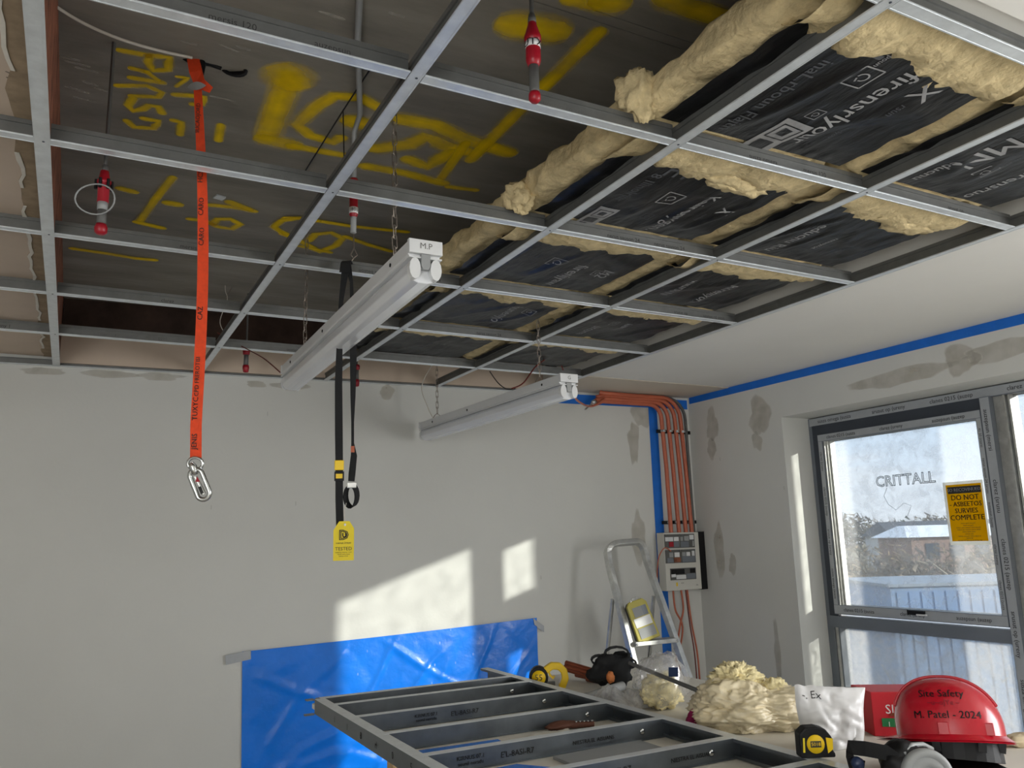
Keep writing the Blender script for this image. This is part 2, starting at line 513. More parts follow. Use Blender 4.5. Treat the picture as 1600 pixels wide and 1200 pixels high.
def paper_mat(name, rgb):
    m = bpy.data.materials.new(name); m.use_nodes = True
    nt = m.node_tree; nt.nodes.clear()
    out = nt.nodes.new('ShaderNodeOutputMaterial'); c = lin(rgb)+(1,)
    a = nt.nodes.new('ShaderNodeBsdfDiffuse'); b = nt.nodes.new('ShaderNodeBsdfTranslucent'); mx = nt.nodes.new('ShaderNodeMixShader')
    tc = nt.nodes.new('ShaderNodeTexCoord'); n = nt.nodes.new('ShaderNodeTexNoise'); n.inputs['Scale'].default_value = 40
    nt.links.new(tc.outputs['Object'], n.inputs['Vector'])
    rp = nt.nodes.new('ShaderNodeValToRGB'); rp.color_ramp.elements[0].color = tuple(v*0.93 for v in c[:3])+(1,); rp.color_ramp.elements[1].color = c
    nt.links.new(n.outputs['Fac'], rp.inputs[0])
    nt.links.new(rp.outputs[0], a.inputs[0]); nt.links.new(rp.outputs[0], b.inputs[0])
    mx.inputs[0].default_value = 0.5
    nt.links.new(a.outputs[0], mx.inputs[1]); nt.links.new(b.outputs[0], mx.inputs[2]); nt.links.new(mx.outputs[0], out.inputs[0])
    return m
M_paper = paper_mat('notice_paper', (240, 240, 236))
M_ypaper = paper_mat('yellow_notice_paper', (250, 208, 16))
def clear_mat(name, base, dirt, scale, col=(0.9, 0.9, 0.9)):
    m = glass_mat(name, base, dirt, scale, (0.97, 0.97, 0.97))
    nt = m.node_tree
    for nd in nt.nodes:
        if nd.type in ('BSDF_TRANSLUCENT', 'BSDF_DIFFUSE'): nd.inputs[0].default_value = (0.88, 0.88, 0.88, 1)
        if nd.type == 'BSDF_GLOSSY': nd.inputs['Roughness'].default_value = 0.12
        if nd.type == 'MIX_SHADER' and abs(nd.inputs[0].default_value-0.04) < 1e-4: nd.inputs[0].default_value = 0.12
    return m
M_clear = clear_mat('clear_polythene', 0.08, 0.55, 16)
M_wrap = clear_mat('milky_polythene', 0.3, 0.8, 12)

# ------------------------------------------------------------------ setting: room shell
xs = [-0.1226, 0.6028, 1.3287, 2.0480, 2.7858]
ys = [0.8934, 1.5285, 2.1841, 2.8653, 3.5550, 4.2374]
ZG = 2.400      # underside of the grid
ZT = 2.449      # top of the tees, where boards and quilts rest
ZC = 2.425      # white ceiling
ZS = 2.780      # concrete soffit
ZR = 2.96

m = MB(); m.bb(-2.3, 4.4, -3.1, 5.2, -0.12, 0)
struct(m.build('floor', M_floor))

m = MB()
m.prism([W(-2.3, 0), W(RX+0.3, 0), W(RX+0.3, 0)+V((0, .15, 0)), W(-2.3, 0)+V((0, .15, 0))], (0, 0, ZR))
back_wall = struct(m.build('wall_back', M_wall))

m = MB()
X0, X1 = RX, 4.46
yj = 3.84; zt = 2.145; zb = 0.28
m.bb(X0, X1, yj, 5.0, 0, ZR)                # pier beside the back corner
m.bb(X0, X1, 1.40, yj, zt, ZR)              # above the window
m.bb(X0, X1, 1.40, yj, 0, zb)               # below the window
m.bb(X0, X1, 0.25, 1.40, 0, ZR)
m.bb(X0, X1, -1.5, 0.25, 2.13, ZR)
m.bb(X0, X1, -1.5, 0.25, 0, 0.5)
m.bb(X0, X1, -3.1, -1.5, 0, ZR)
right_wall = struct(m.build('wall_right', M_wall))
m = MB(); m.bb(-2.45, -2.3, -3.1, 5.3, 0, ZR); struct(m.build('wall_left', M_wall))
m = MB()
m.bb(-2.3, X1, -3.25, -3.1, 0, ZR)
struct(m.build('wall_rear', M_wall))

# concrete soffit in planks with open joints
m = MB()
m.bb(-2.3, 4.4, -3.1, 5.2, ZS+0.006, ZR)
slab = struct(m.build('ceiling_1', M_conc))
ya = PZ(300, 277, ZS).y; yb_ = PZ(300, 283, ZS).y
for (y0, y1) in ((-3.1, 1.604), (1.608, 1.640), (1.644, 2.93), (2.934, 2.985), (2.989, 5.2)):
    mm = MB(); mm.bb(-0.5, 4.3, y0, y1, ZS, ZS+0.006)
    mm.build('concrete_plank', M_conc, slab)
# white ceiling boards around the opening
m = MB()
m.bb(2.795, 4.3, -3.1, 4.30, ZC, ZC+0.0125)
white_ceiling = struct(m.build('ceiling_2', M_ceil))
m = MB(); m.bb(-2.3, 2.795, -3.1, 0.835, ZC, ZC+0.0125); m.build('board', M_ceil, white_ceiling)
m = MB(); m.bb(2.795, 4.3, 4.304, 5.0, ZC-0.004, ZC+0.0125); o = m.build('board', M_bare, white_ceiling); o['label'] = 'unpainted beige board strip by the back wall'
m = MB()
for k in range(16):
    xa = 2.3+k*0.12; xb = xa+0.13
    ya0 = 0.868+0.012*noise.noise(V((k*1.3, 0, 0)))
    m.prism([(xa, 0.82, ZC-0.002), (xb, 0.82, ZC-0.002), (xb, ya0+0.02*noise.noise(V((k*2.3, 5, 0))), ZC-0.002), (xa, ya0, ZC-0.002)], (0, 0, 0.006))
o = m.build('torn_edge', M_torn, white_ceiling)
m = MB(); m.bb(1.0, 2.795, 0.80, 0.8905, ZT, ZT+0.0125); m.build('board', M_ceil, white_ceiling)
# plasterboard ceiling left of the opening, one board per bay
yy = [-0.2] + ys[:] + [4.985]
left_ceiling = struct((lambda q: (q.bb(-2.3, -0.75, 0.80, 5.1, ZT, ZT+0.0125), q)[1])(MB()).build('ceiling_3', M_gyp))
for i in range(1, len(yy)-1):
    y0, y1 = yy[i]+0.004, yy[i+1]-0.004
    mm = MB(); mm.bb(-0.748, -0.165, y0, y1, ZT, ZT+0.0125); mm.build('board', M_gyp, left_ceiling)
    mm = MB(); n = 14     # broken gypsum core beyond the torn paper
    bot = []
    for k in range(n+1):
        y = y0+(y1-y0)*k/n
        bot.append(V((-0.19+0.022*noise.noise(V((y*9, i, 0))), y, ZT-0.0012)))
    for k in range(n):
        a, b = bot[k], bot[k+1]
        mm.prism([a, V((-0.123, a.y, a.z)), V((-0.123, b.y, b.z)), b], (0, 0, 0.013))
    mm.build('broken_core', M_core, left_ceiling)
    mm = MB()             # white torn paper lip
    for k in range(n):
        a, b = bot[k], bot[k+1]
        if noise.noise(V((a.y*4.1, 7.7, i))) > -0.12:
            w0 = 0.008+0.016*abs(noise.noise(V((a.y*11, 3, i)))); w1 = 0.008+0.016*abs(noise.noise(V((b.y*11, 3, i))))
            d = V((0, 0, -0.003))
            mm.prism([a+d, V((a.x+w0, a.y, a.z))+d, V((b.x+w1, b.y, b.z))+d, b+d], (0, 0, 0.002))
    if mm.v: mm.build('torn_paper', M_torn, left_ceiling)
# pencil scribble on the near board
m = MB()
for k in range(6):
    a = PZ(10+k*1.3, 112+k*9, ZT-0.001); b = PZ(24-k*0.5, 118+k*9, ZT-0.001)
    m.stroke([a, b], (0, 0, -1), 0.006)
m.build('pencil_scribble', M_ink2, left_ceiling)
# void sides
m = MB(); m.bb(-0.17, -0.113, 0.3, 5.0, ZT+0.013, ZS); struct(m.build('trim_1', M_edge))
m = MB(); m.prism([W(-0.11, ZT+0.16, 0.03), W(RX, ZT+0.16, 0.03), W(RX, ZT+0.16, 0), W(-0.11, ZT+0.16, 0)], (0, 0, ZS-ZT-0.16)); struct(m.build('trim_2', M_brown))
m = MB(); m.prism([W(-0.11, ZT-0.03, 0.02), W(2.9, ZT-0.03, 0.02), W(2.9, ZT-0.03, 0), W(-0.11, ZT-0.03, 0)], (0, 0, 0.175)); struct(m.build('trim_3', M_gyp))
m = MB(); m.bb(2.825, 2.845, 0.85, 4.8, ZC+0.0126, 2.545); struct(m.build('trim_4', M_ceil))
m = MB(); m.bb(2.846, 2.9, 0.3, 4.8, ZC+0.0126, ZS); struct(m.build('trim_5', M_brown))
m = MB(); m.bb(-0.113, 2.9, 0.28, 0.32, ZC+0.013, ZS); struct(m.build('trim_6', M_brown))

# spray paint marks on the soffit
def zm(x, y, s, ox, oy): return (ox+x/s, oy+y/s)
spray_n = [0]
def spray(pts, wpx):
    spray_n[0] += 1; z = ZS-0.0008-0.00012*spray_n[0]
    w3 = [PZ(x, y, z) for x, y in pts]
    def px_(p):
        d = p-EYE; k = FPX/d.dot(CF); return V((d.dot(CR)*k, d.dot(CU)*k, 0))
    a_, b_ = w3[0], (w3[-1] if len(w3) > 1 else w3[0]+V((0.01, 0, 0)))
    t_ = (b_-a_).normalized(); n_ = V((-t_.y, t_.x, 0)); mid = (a_+b_)/2
    pt, pn = px_(mid+t_*0.01)-px_(mid), px_(mid+n_*0.01)-px_(mid)
    per_m = abs(pt.x*pn.y-pt.y*pn.x)/max(1e-6, pt.length)*100     # pixels across the stroke per metre
    dep = (mid-EYE).dot(CF)
    wid = min(1.15*wpx/per_m, 2.0*wpx*dep/FPX)
    mm = MB(); mm.stroke(w3, (0, 0, -1), wid, soft=0.5)
    return mm.build('spray_mark', M_spray, slab)
for pts, w in (
    ([(451, 122), (432, 175), (418, 212)], 44), ([(451, 121)], 46), ([(415, 218), (455, 226)], 22), ([(455, 228), (500, 236), (535, 242)], 12),
    ([(592, 168), (562, 152), (522, 150), (495, 166), (465, 195), (485, 212), (520, 222), (532, 216)], 20), ([(552, 190), (566, 194)], 24),
    ([(628, 186), (680, 196), (722, 216), (792, 238)], 21), ([(590, 232), (640, 226), (664, 214), (702, 230), (724, 236)], 20),
    ([(640, 250), (668, 260), (702, 240)], 18), ([(728, 224), (690, 278)], 16), ([(572, 260), (630, 270), (692, 286)], 14), ([(702, 292), (742, 297)], 9),
    ([(935, 50), (850, 135), (768, 216), (735, 250)], 20), ([(805, 40), (862, 48)], 42), ([(890, 0), (928, 7)], 22), ([(945, 3), (960, 5)], 38), ([(1040, 0), (1125, 28)], 34)):
    spray(pts, w)
Z1 = (5.333, 60, 60)
for pts, w in (
    ([(680, 100), (900, 140), (1090, 160), (1080, 260), (960, 270), (915, 200), (930, 150)], 48), ([(780, 250), (900, 280)], 40), ([(780, 330), (1030, 370)], 46), ([(900, 280), (1000, 350)], 36),
    ([(660, 395), (900, 395), (1030, 450), (1000, 490), (780, 480)], 44), ([(790, 500), (750, 560), (790, 605), (870, 590), (920, 560), (1000, 570), (1030, 620)], 48),
    ([(740, 690), (800, 740), (960, 750), (1000, 690), (880, 670)], 46), ([(1160, 320), (1250, 330), (1150, 400)], 50), ([(1140, 470), (1300, 480), (1380, 490), (1360, 550), (1290, 550)], 44),
    ([(1130, 685), (1190, 700), (1180, 800)], 70), ([(1520, 725), (1500, 850)], 84)):
    spray([zm(x, y, *Z1) for x, y in pts], w/5.333)
Z3 = (4.0, 100, 270)
for pts, w in (
    ([(360, 100), (430, 118)], 44), ([(680, 30), (560, 180), (470, 310)], 54), ([(460, 310), (610, 345)], 36), ([(655, 190), (705, 198)], 50),
    ([(890, 200), (1050, 215), (1185, 240)], 36), ([(1040, 185), (1150, 228)], 44), ([(790, 290), (880, 300), (960, 338), (1050, 352), (1100, 322), (1040, 290), (960, 290), (930, 320)], 34),
    ([(60, 475), (300, 510), (450, 535), (560, 545)], 34), ([(1480, 280), (1380, 280), (1320, 330), (1360, 385), (1480, 425)], 36)):
    spray([zm(x, y, *Z3) for x, y in pts], w/4.0)
Z6 = (4.0, 400, 300)
for pts, w in (
    ([(180, 260), (300, 320), (400, 375), (500, 335), (540, 290), (470, 255), (370, 265), (330, 305)], 34), ([(380, 180), (600, 215), (940, 250)], 30), ([(560, 280), (700, 330), (840, 370)], 30),
    ([(380, 180), (260, 165), (160, 180), (110, 220), (180, 260)], 32), ([(280, 340), (460, 378)], 28)):
    spray([zm(x, y, *Z6) for x, y in pts], w/4.0)
m = MB()      # pale scrapes on the concrete
for (x, y) in ((95, 88), (104, 96), (120, 105), (132, 128), (150, 138), (285, 64), (345, 70), (370, 72), (104, 135), (118, 152), (330, 150), (500, 18), (610, 20)):
    a = PZ(x, y, ZS-0.0005); m.stroke([a, a+V((0.03+0.04*random.random(), 0.015*random.random(), 0))], (0, 0, -1), 0.012)
m.build('scrape', M_chalk, slab)
q = PZ(343, 307, ZS); m = MB(); m.box(q+V((0, 0, -0.004)), (0.038, 0.034, 0.006), Matrix.Rotation(0.3, 3, 'Z')); m.build('fixing_plate', M_galv, slab)
# filler patches on the walls
nb = WN.normalized()
ex = V((1, -0.06, 0)).normalized(); ez = V((0, 0, 1))
k = 0
for (px, py, rx, rz, mt) in ((990, 690, 0.05, 0.16, M_dust2), (1003, 650, 0.11, 0.10, M_dust), (998, 840, 0.06, 0.18, M_dust), (605, 612, 0.05, 0.05, M_dust), (455, 603, 0.12, 0.03, M_dust), (250, 588, 0.13, 0.025, M_dust), (170, 584, 0.16, 0.022, M_dust), (70, 580, 0.12, 0.02, M_dust), (400, 600, 0.06, 0.02, M_dust)):
    k += 1; mm = MB(); mm.blob(PW(px, py, 0.0012), rx, rz, ex, ez, k); mm.build('filler_patch', mt, back_wall)
ey = V((0, -1, 0))
for (px, py, ry, rz, mt) in ((1186, 650, 0.10, 0.15, M_dust2), (1182, 690, 0.05, 0.06, M_dust), (1112, 665, 0.06, 0.13, M_dust), (1112, 700, 0.05, 0.08, M_dust), (1124, 860, 0.05, 0.22, M_dust), (1145, 880, 0.04, 0.08, M_dust), (1500, 560, 0.10, 0.085, M_dust2), (1400, 590, 0.34, 0.055, M_dust), (1570, 545, 0.26, 0.05, M_dust), (1215, 1020, 0.03, 0.2, M_dust)):
    k += 1; q = P(px, py, 0, RX-0.0012); mm = MB(); mm.blob(q, ry, rz, ey, ez, k); mm.build('filler_patch', mt, right_wall)
m = MB()
for (px, py) in ((418, 644), (462, 784), (330, 790), (845, 900), (1125, 715), (1225, 760)):
    q = PW(px, py, 0.001) if px < 1060 else P(px, py, 0, RX-0.001)
    m.stroke([q, q+V((0, 0, -0.02))], V((-0.7, -0.7, 0)), 0.006)
m.build('scuff', M_dust2, back_wall)

# ------------------------------------------------------------------ ceiling grid
grid = thing('ceiling_grid', 'galvanised metal suspended ceiling grid fixed over the opening', 'ceiling grid', (1.33, 2.5, ZG))
def tee(a, b, w, name, z=ZG):
    a = V((a[0], a[1], z)); b = V((b[0], b[1], z)); d = (b-a).normalized(); sdir = V((d.y, -d.x, 0))
    m = MB()
    m.prism([a+sdir*x+V((0, 0, h)) for x, h in ((-w/2, 0), (w/2, 0), (w/2, 0.0025), (-w/2, 0.0025))], b-a)
    m.prism([a+sdir*x+V((0, 0, h)) for x, h in ((-0.0016, 0.0025), (0.0016, 0.0025), (0.0016, 0.036), (0.006, 0.036), (0.006, 0.048), (-0.006, 0.048), (-0.006, 0.036), (-0.0016, 0.036))], b-a, 1)
    for sgn in (-1, 1):    # rolled lip along each flange edge
        q = sdir*(w/2-0.003)*sgn
        m.prism([a+q+sdir*-0.0014+V((0, 0, -0.0008)), a+q+sdir*0.0014+V((0, 0, -0.0008)), a+q+sdir*0.0014, a+q+sdir*-0.0014], b-a)
    return m.build(name, (M_galv, M_zinc), grid)
mains = []
yF = lambda x: WC-0.06*x-0.02
for i, x in enumerate(xs[:4]):
    mains.append(tee((x, 0.75), (x, yF(x)), 0.036 if i == 0 else 0.030, 'main_tee'))
STAMPS = ['clanes 0215', 'uosteq rd seisis', '.41 50', 'clarez', 'susza omega', 'ureny 1260 sps', 'auzepsun', 'srusut op', 'mersis 120', 'nerus sauson 24']
ink_n = 0
for j, y in enumerate(ys):
    segs = [(-0.74, xs[0])] + [(xs[i], xs[i+1]) for i in range(4)]
    for i, (x0, x1) in enumerate(segs):
        if j == 0 and i < 4 and False: continue
        t = tee((x0+0.017, y), (x1-0.017, y), 0.034, 'cross_tee', ZG+0.0006)
        s = STAMPS[(i*3+j*5) % len(STAMPS)]
        ink_n += 1
        if random.random() < 0.85:
            cx = x0+(x1-x0)*(0.3+0.4*random.random()) if i else -0.36
            for q, xx in enumerate((cx, cx+0.2)):
                mm = MB()
                if i and x0+0.12 < xx < x1-0.12:
                    mm.text(s if q == 0 else STAMPS[(i+j+4) % 10], 0.021, flat((xx, y-0.0021, ZG+0.019), (1, 0, 0), (0, 0, 1)))
                elif not i and q == 0:
                    mm.text(s[:7], 0.022, flat((-0.33, y-0.0021, ZG+0.019), (1, 0, 0), (0, 0, 1)))
                if mm.v: mm.build('stamp', M_ink if (i+j) % 3 else M_inkl, t)
# perimeter angles
def angle(a, b, inward, name='perimeter_angle', z=ZG):
    a = V((a[0], a[1], z)); b = V((b[0], b[1], z)); n = V(inward).normalized()
    m = MB()
    m.prism([a+n*x+V((0, 0, h)) for x, h in [(-0.004, 0), (0.024, 0), (0.024, 0.002), (-0.004, 0.002)]], b-a)
    m.prism([a+n*x+V((0, 0, h)) for x, h in [(-0.004, 0.002), (-0.0024, 0.002), (-0.0024, 0.034), (0.004, 0.034), (0.004, 0.036), (-0.004, 0.036)]], b-a, 1)
    return m.build(name, (M_galv, M_zinc), grid)
tee((xs[4], 0.87), (xs[4], yF(xs[4])), 0.030, 'perimeter_tee')
angle((-2.2, yF(-2.2)+0.014), (2.82, yF(2.82)+0.014), (0, -1, 0))
# rivets at the crossings
for i, x in enumerate(xs[:4]):
    for y in ys:
        mm = MB(); mm.lathe([(0.0032, 0), (0.0032, -0.0008), (0.0014, -0.0016)], (x+0.003, y, ZG-0.0002), (0, 0, 1), 8)
        mm.build('rivet', M_framed, mains[i])

# ------------------------------------------------------------------ insulation quilts
def quilt(col, r, y0, y1, label, texts, logo, seed):
    if col == 0: xa, xb, fa, fb = 1.205, 1.905, 1.262, 1.915
    else: xa, xb, fa, fb = 1.935, 2.66, 2.005, 2.64
    t = thing('insulation_quilt', label, 'insulation', ((xa+xb)/2, (y0+y1)/2, ZT), 'insulation quilts laid on the ceiling grid')
    H = 0.10
    def wz(x, y):   # underside of the wool
        return ZT+0.004+0.012*abs(fbm((x*9, y*9, seed), 1, seed))
    def wool_pt(u, v):
        # closed loop cross-section around x, running along y
        y = y0-0.008+(y1-y0+0.016)*v
        a = 2*math.pi*u
        cx = (xa+xb)/2; hx = (xb-xa)/2
        c, s_ = math.cos(a), math.sin(a)
        sq = lambda q: math.copysign(abs(q)**0.35, q)
        p = V((cx+hx*sq(c), y, ZT+H/2+0.006+(H/2)*sq(s_)))
        nn = V((c, 0, s_))
        d = 0.022*fbm((p.x*7, p.y*7, p.z*7), 1, seed)+0.012*fbm((p.x*22, p.y*22, p.z*22), 1, seed+3)
        p += nn*d
        p.y += 0.015*fbm((p.x*12, v*3, p.z*9), 1, seed+5) if v in (0.0, 1.0) else 0
        if v < 0.02: p = p.lerp(V((cx, y, ZT+H/2)), 0.05)
        p.z = max(p.z, ZT+0.002)
        return p
    m = MB(); m.grid(64, 22, wool_pt, closed_u=True)
    n = 64
    m.add([wool_pt(i/n, 0.0) for i in range(n)], [tuple(range(n))]); m.add([wool_pt(i/n, 1.0) for i in range(n)], [tuple(reversed(range(n)))])
    m.build('wool', M_wool, t)
    ye0 = y0+0.17
    def fz(x, y):
        return ZT+0.0005-0.010*(0.5+0.5*fbm((x*4, y*4, seed*3), 1, seed+1))*min(1, (y1-0.02-y)/0.1 if y1-0.02 > y else 0.05)*1.0-0.004*noise.noise(V((x*20, y*7, seed)))*0.6-0.009*max(0, 1-6*abs(noise.noise(V((x*5.5+y*1.5, y*2.2, seed*5)))))*min(1, max(0, (y1-0.05-y)/0.1))*min(1, max(0, (y-y0-0.2)/0.08))
    def edge(x): return ye0+0.05*fbm((x*5, seed, 0), 1, seed+2)+0.018*noise.noise(V((x*37, seed, 1)))
    def film(u, v):
        x = fa+(fb-fa)*u; x += 0.008*noise.noise(V((v*9, seed, u*2))) if u in (0.0, 1.0) else 0
        y = edge(x)+(y1-0.012-edge(x))*v
        return V((x, y, fz(x, y)))
    m = MB(); m.grid(72, 50, film)
    f = m.build('film', M_film, t)
    # wool tearing out over the film at the near end, hanging between the tees
    def lip(u, v):
        x = fa-0.01+(fb-fa+0.02)*u
        ylo = y0+0.022; yhi = edge(x)+0.03+0.03*fbm((x*14, seed, 4), 1, seed+7)
        a = math.pi*v
        yq = (ylo+yhi)/2-math.cos(a)*(yhi-ylo)/2
        dz = math.sin(a)*(0.024+0.018*fbm((x*6, yq*6, seed), 1, seed+9))
        return V((x, yq, ZT+0.006-dz+0.006*fbm((x*30, yq*30, seed), 1, 2)))
    m = MB(); m.grid(48, 12, lip)
    m.build('wool_edge', M_wool, t)
    # print
    mp_ = lambda cx, cy: (lambda x, y, z=0: V((cx+y, cy+x, fz(cx+y, cy+x)-0.0012)))
    m = MB(); md = MB()
    for (s_, size, cx, cy, faint) in texts:
        mm = MB(); mm.text(s_, size, mp_(cx, cy), bold=0.014); mm.build('faint_print' if faint else 'print', M_printd if faint else M_print, f)
    for (cx, cy, w, kind) in logo:
        m = MB(); md = m
        fn = mp_(cx, cy); th = w*0.06
        def bar(x0_, y0_, x1_, y1_):
            d = V((x1_-x0_, y1_-y0_, 0)); nrm_ = V((-d.y, d.x, 0)).normalized()*th/2
            qs = [V((x0_, y0_, 0))-nrm_, V((x1_, y1_, 0))-nrm_, V((x1_, y1_, 0))+nrm_, V((x0_, y0_, 0))+nrm_]
            (md if kind == 2 else m).add([fn(q.x, q.y) for q in qs], [(0, 1, 2, 3)])
        if kind in (0, 2):
            h = w*0.42
            bar(-w/2, -h, w/2, -h); bar(w/2, -h, w/2, h); bar(w/2, h, -w/2, h); bar(-w/2, h, -w/2, -h)
            for q in range(8):
                a0, a1 = q*0.6, (q+1)*0.6
                bar(math.cos(a0)*w*.2, math.sin(a0)*w*.2, math.cos(a1)*w*.2, math.sin(a1)*w*.2)
            bar(0.1*w, -.15*w, .28*w, -.05*w)
        elif kind == 1:   # pale printed panel
            qs = [(-w, -w*.42), (w, -w*.42), (w, w*.1), (w*.2, w*.42), (-w, w*.42)]
            n_ = 6
            for a_ in range(n_):
                for b_ in range(3):
                    x0_, x1_ = -w+2*w*a_/n_, -w+2*w*(a_+1)/n_; y0_, y1_ = -w*.42+w*.84*b_/3, -w*.42+w*.84*(b_+1)/3
                    m.add([fn(x0_, y0_), fn(x1_, y0_), fn(x1_, y1_), fn(x0_, y1_)], [(0, 1, 2, 3)])
            mk = MB(); dn = lambda x, y: fn(x, y)-V((0, 0, 0.0012))
            for (a0, b0, a1, b1) in ((-.8*w, -.3*w, -.76*w, .3*w), (-.8*w, .26*w, -.1*w, .3*w), (-.14*w, -.3*w, -.1*w, .3*w), (-.8*w, -.3*w, -.1*w, -.26*w), (-.65*w, -.12*w, -.3*w, .1*w), (.05*w, -.25*w, .5*w, .2*w), (.58*w, -.3*w, .85*w, .0)):
                mk.add([dn(a0, b0), dn(a1, b0), dn(a1, b1), dn(a0, b1)], [(0, 1, 2, 3)])
            mk.build('panel_mark', M_film, f)['kind'] = 'stuff'
        m.build('logo_print', M_printd if kind == 2 else M_print, f)
    return t
rows = [(0.36, ys[0]-0.02), (ys[0]+0.012, ys[1]-0.012), (ys[1]+0.012, ys[2]-0.012), (ys[2]+0.012, ys[3]-0.012), (ys[3]+0.012, ys[4]-0.012), (ys[4]-0.68+0.012, ys[5]-0.012)]
rows = [(ys[i]+0.008, ys[i+1]-0.008) for i in range(5)]
QL = [
 ('black faced insulation quilt in the nearest bay, with a long white word', [('firensrlyour', 0.078, 1.675, 1.27, 0), ('inaL.rboun Flajtn', 0.052, 1.447, 1.31, 1), ('JI', 0.13, 1.50, 1.06, 1), ('nery poun', 0.022, 1.56, 1.06, 0), ('X', 0.09, 1.765, 1.13, 0), ('nerlyou', 0.022, 1.74, 1.36, 1), ('rsun', 0.03, 1.77, 1.21, 1)], [(1.573, 1.148, 0.075, 0), (1.60, 1.313, 0.042, 0), (1.60, 1.47, 0.11, 1)]),
 ('black faced insulation quilt with torn wool edge, second bay from the front', [('Kairenygen.', 0.072, 1.715, 1.98, 0), ('8 Ilinolrjur', 0.05, 1.455, 1.87, 1), ('E', 0.11, 1.50, 1.74, 1), ('nerypsun', 0.02, 1.80, 1.82, 1), ('X', 0.07, 1.83, 1.90, 0), ('rensuy', 0.022, 1.79, 1.97, 1)], [(1.597, 1.886, 0.075, 0), (1.62, 2.038, 0.04, 2), (1.47, 2.12, 0.09, 1)]),
 ('black faced insulation quilt with a square logo, middle bay beside the white light', [('firenjyaw', 0.075, 1.70, 2.68, 0), ('puneri', 0.03, 1.79, 2.75, 1), ('M2', 0.07, 1.83, 2.60, 0)], [(1.577, 2.545, 0.075, 0), (1.80, 2.6, 0.05, 0), (1.45, 2.5, 0.06, 2)]),
 ('black faced insulation quilt with faint print, fourth bay from the front', [('hunenyjo', 0.07, 1.735, 3.27, 0), ('irelus', 0.05, 1.5, 3.25, 1)], [(1.82, 3.2, 0.06, 0)]),
 ('black faced insulation quilt in the farthest bay, near the back wall', [('nysoren', 0.06, 1.62, 3.98, 1)], []),
]
QR = [
 ('black faced insulation quilt with big white capitals, nearest right bay', [('educnu', 0.05, 2.20, 1.40, 0), ('MN', 0.12, 2.23, 1.26, 0), ('sirensruo', 0.06, 2.48, 1.38, 0), ('rensul ouysan', 0.03, 2.11, 1.36, 1), ('usan eru', 0.025, 2.36, 1.26, 1)], [(2.336, 1.334, 0.06, 0)]),
 ('black faced insulation quilt with the biggest drooping wool tuft, by the white ceiling', [('educnu Riu', 0.062, 2.25, 1.99, 0), ('renusyrot', 0.03, 2.39, 1.98, 0), ('sirlunelo', 0.035, 2.5, 2.02, 1)], [(2.36, 2.08, 0.05, 2)]),
 ('black faced insulation quilt with pale slanted lettering, middle right bay', [('vuursu N', 0.06, 2.23, 2.62, 0), ('Rilrentyork', 0.06, 2.42, 2.62, 0)], [(2.3, 2.5, 0.05, 2)]),
 ('black faced insulation quilt with short white words, fourth right bay', [('urcuna', 0.07, 2.27, 3.38, 0), ('luerera', 0.05, 2.38, 3.25, 0)], [(2.3, 3.2, 0.05, 0)]),
 ('black faced insulation quilt with little print above the second light, farthest right bay', [('reuns', 0.06, 2.3, 3.95, 1)], []),
]
for r, (a, b) in enumerate(rows):
    l, tx, lg = QL[r]; quilt(0, r, a, b, l, tx, lg, 1.3+r*2.1)
    l, tx, lg = QR[r]; quilt(1, r, a, b, l, tx, lg, 11.7+r*1.9)
# loose tufts hanging from quilts
def tuft(label, c, size, seed, name='wool_tuft'):
    m = MB()
    c = V(c)
    def f(u, v):
        a = 2*math.pi*u; b = math.pi*(v-0.5)
        d = V((math.cos(a)*math.cos(b), math.sin(a)*math.cos(b), math.sin(b)))
        r = 1+0.35*fbm(d*1.6, 1, seed)+0.16*fbm(d*5, 1, seed+4)
        return c+V((d.x*size[0], d.y*size[1], d.z*size[2]))*r
    m.grid(36, 20, f, closed_u=True)
    return m
for (lab, px, py, z, sz, sd) in (
    ('big wool tuft drooping beside the white ceiling, right of the second bay', 1420, 345, 2.452, (0.17, 0.085, 0.028), 3.3),
    ('ragged wool tuft hanging above the middle cross tee, left of the right bays', 1150, 285, 2.452, (0.13, 0.06, 0.024), 5.1),
    ('wool lump standing up at the left edge of the nearest quilt', 1000, 150, 2.50, (0.05, 0.05, 0.07), 8.8),
    ('wool lump at the left edge of the second quilt', 812, 308, 2.48, (0.05, 0.05, 0.05), 2.2)):
    q = PZ(px, py, z)
    tag(tuft(lab, q, sz, sd).build('wool_tuft', M_wool, origin=q), lab, 'insulation')

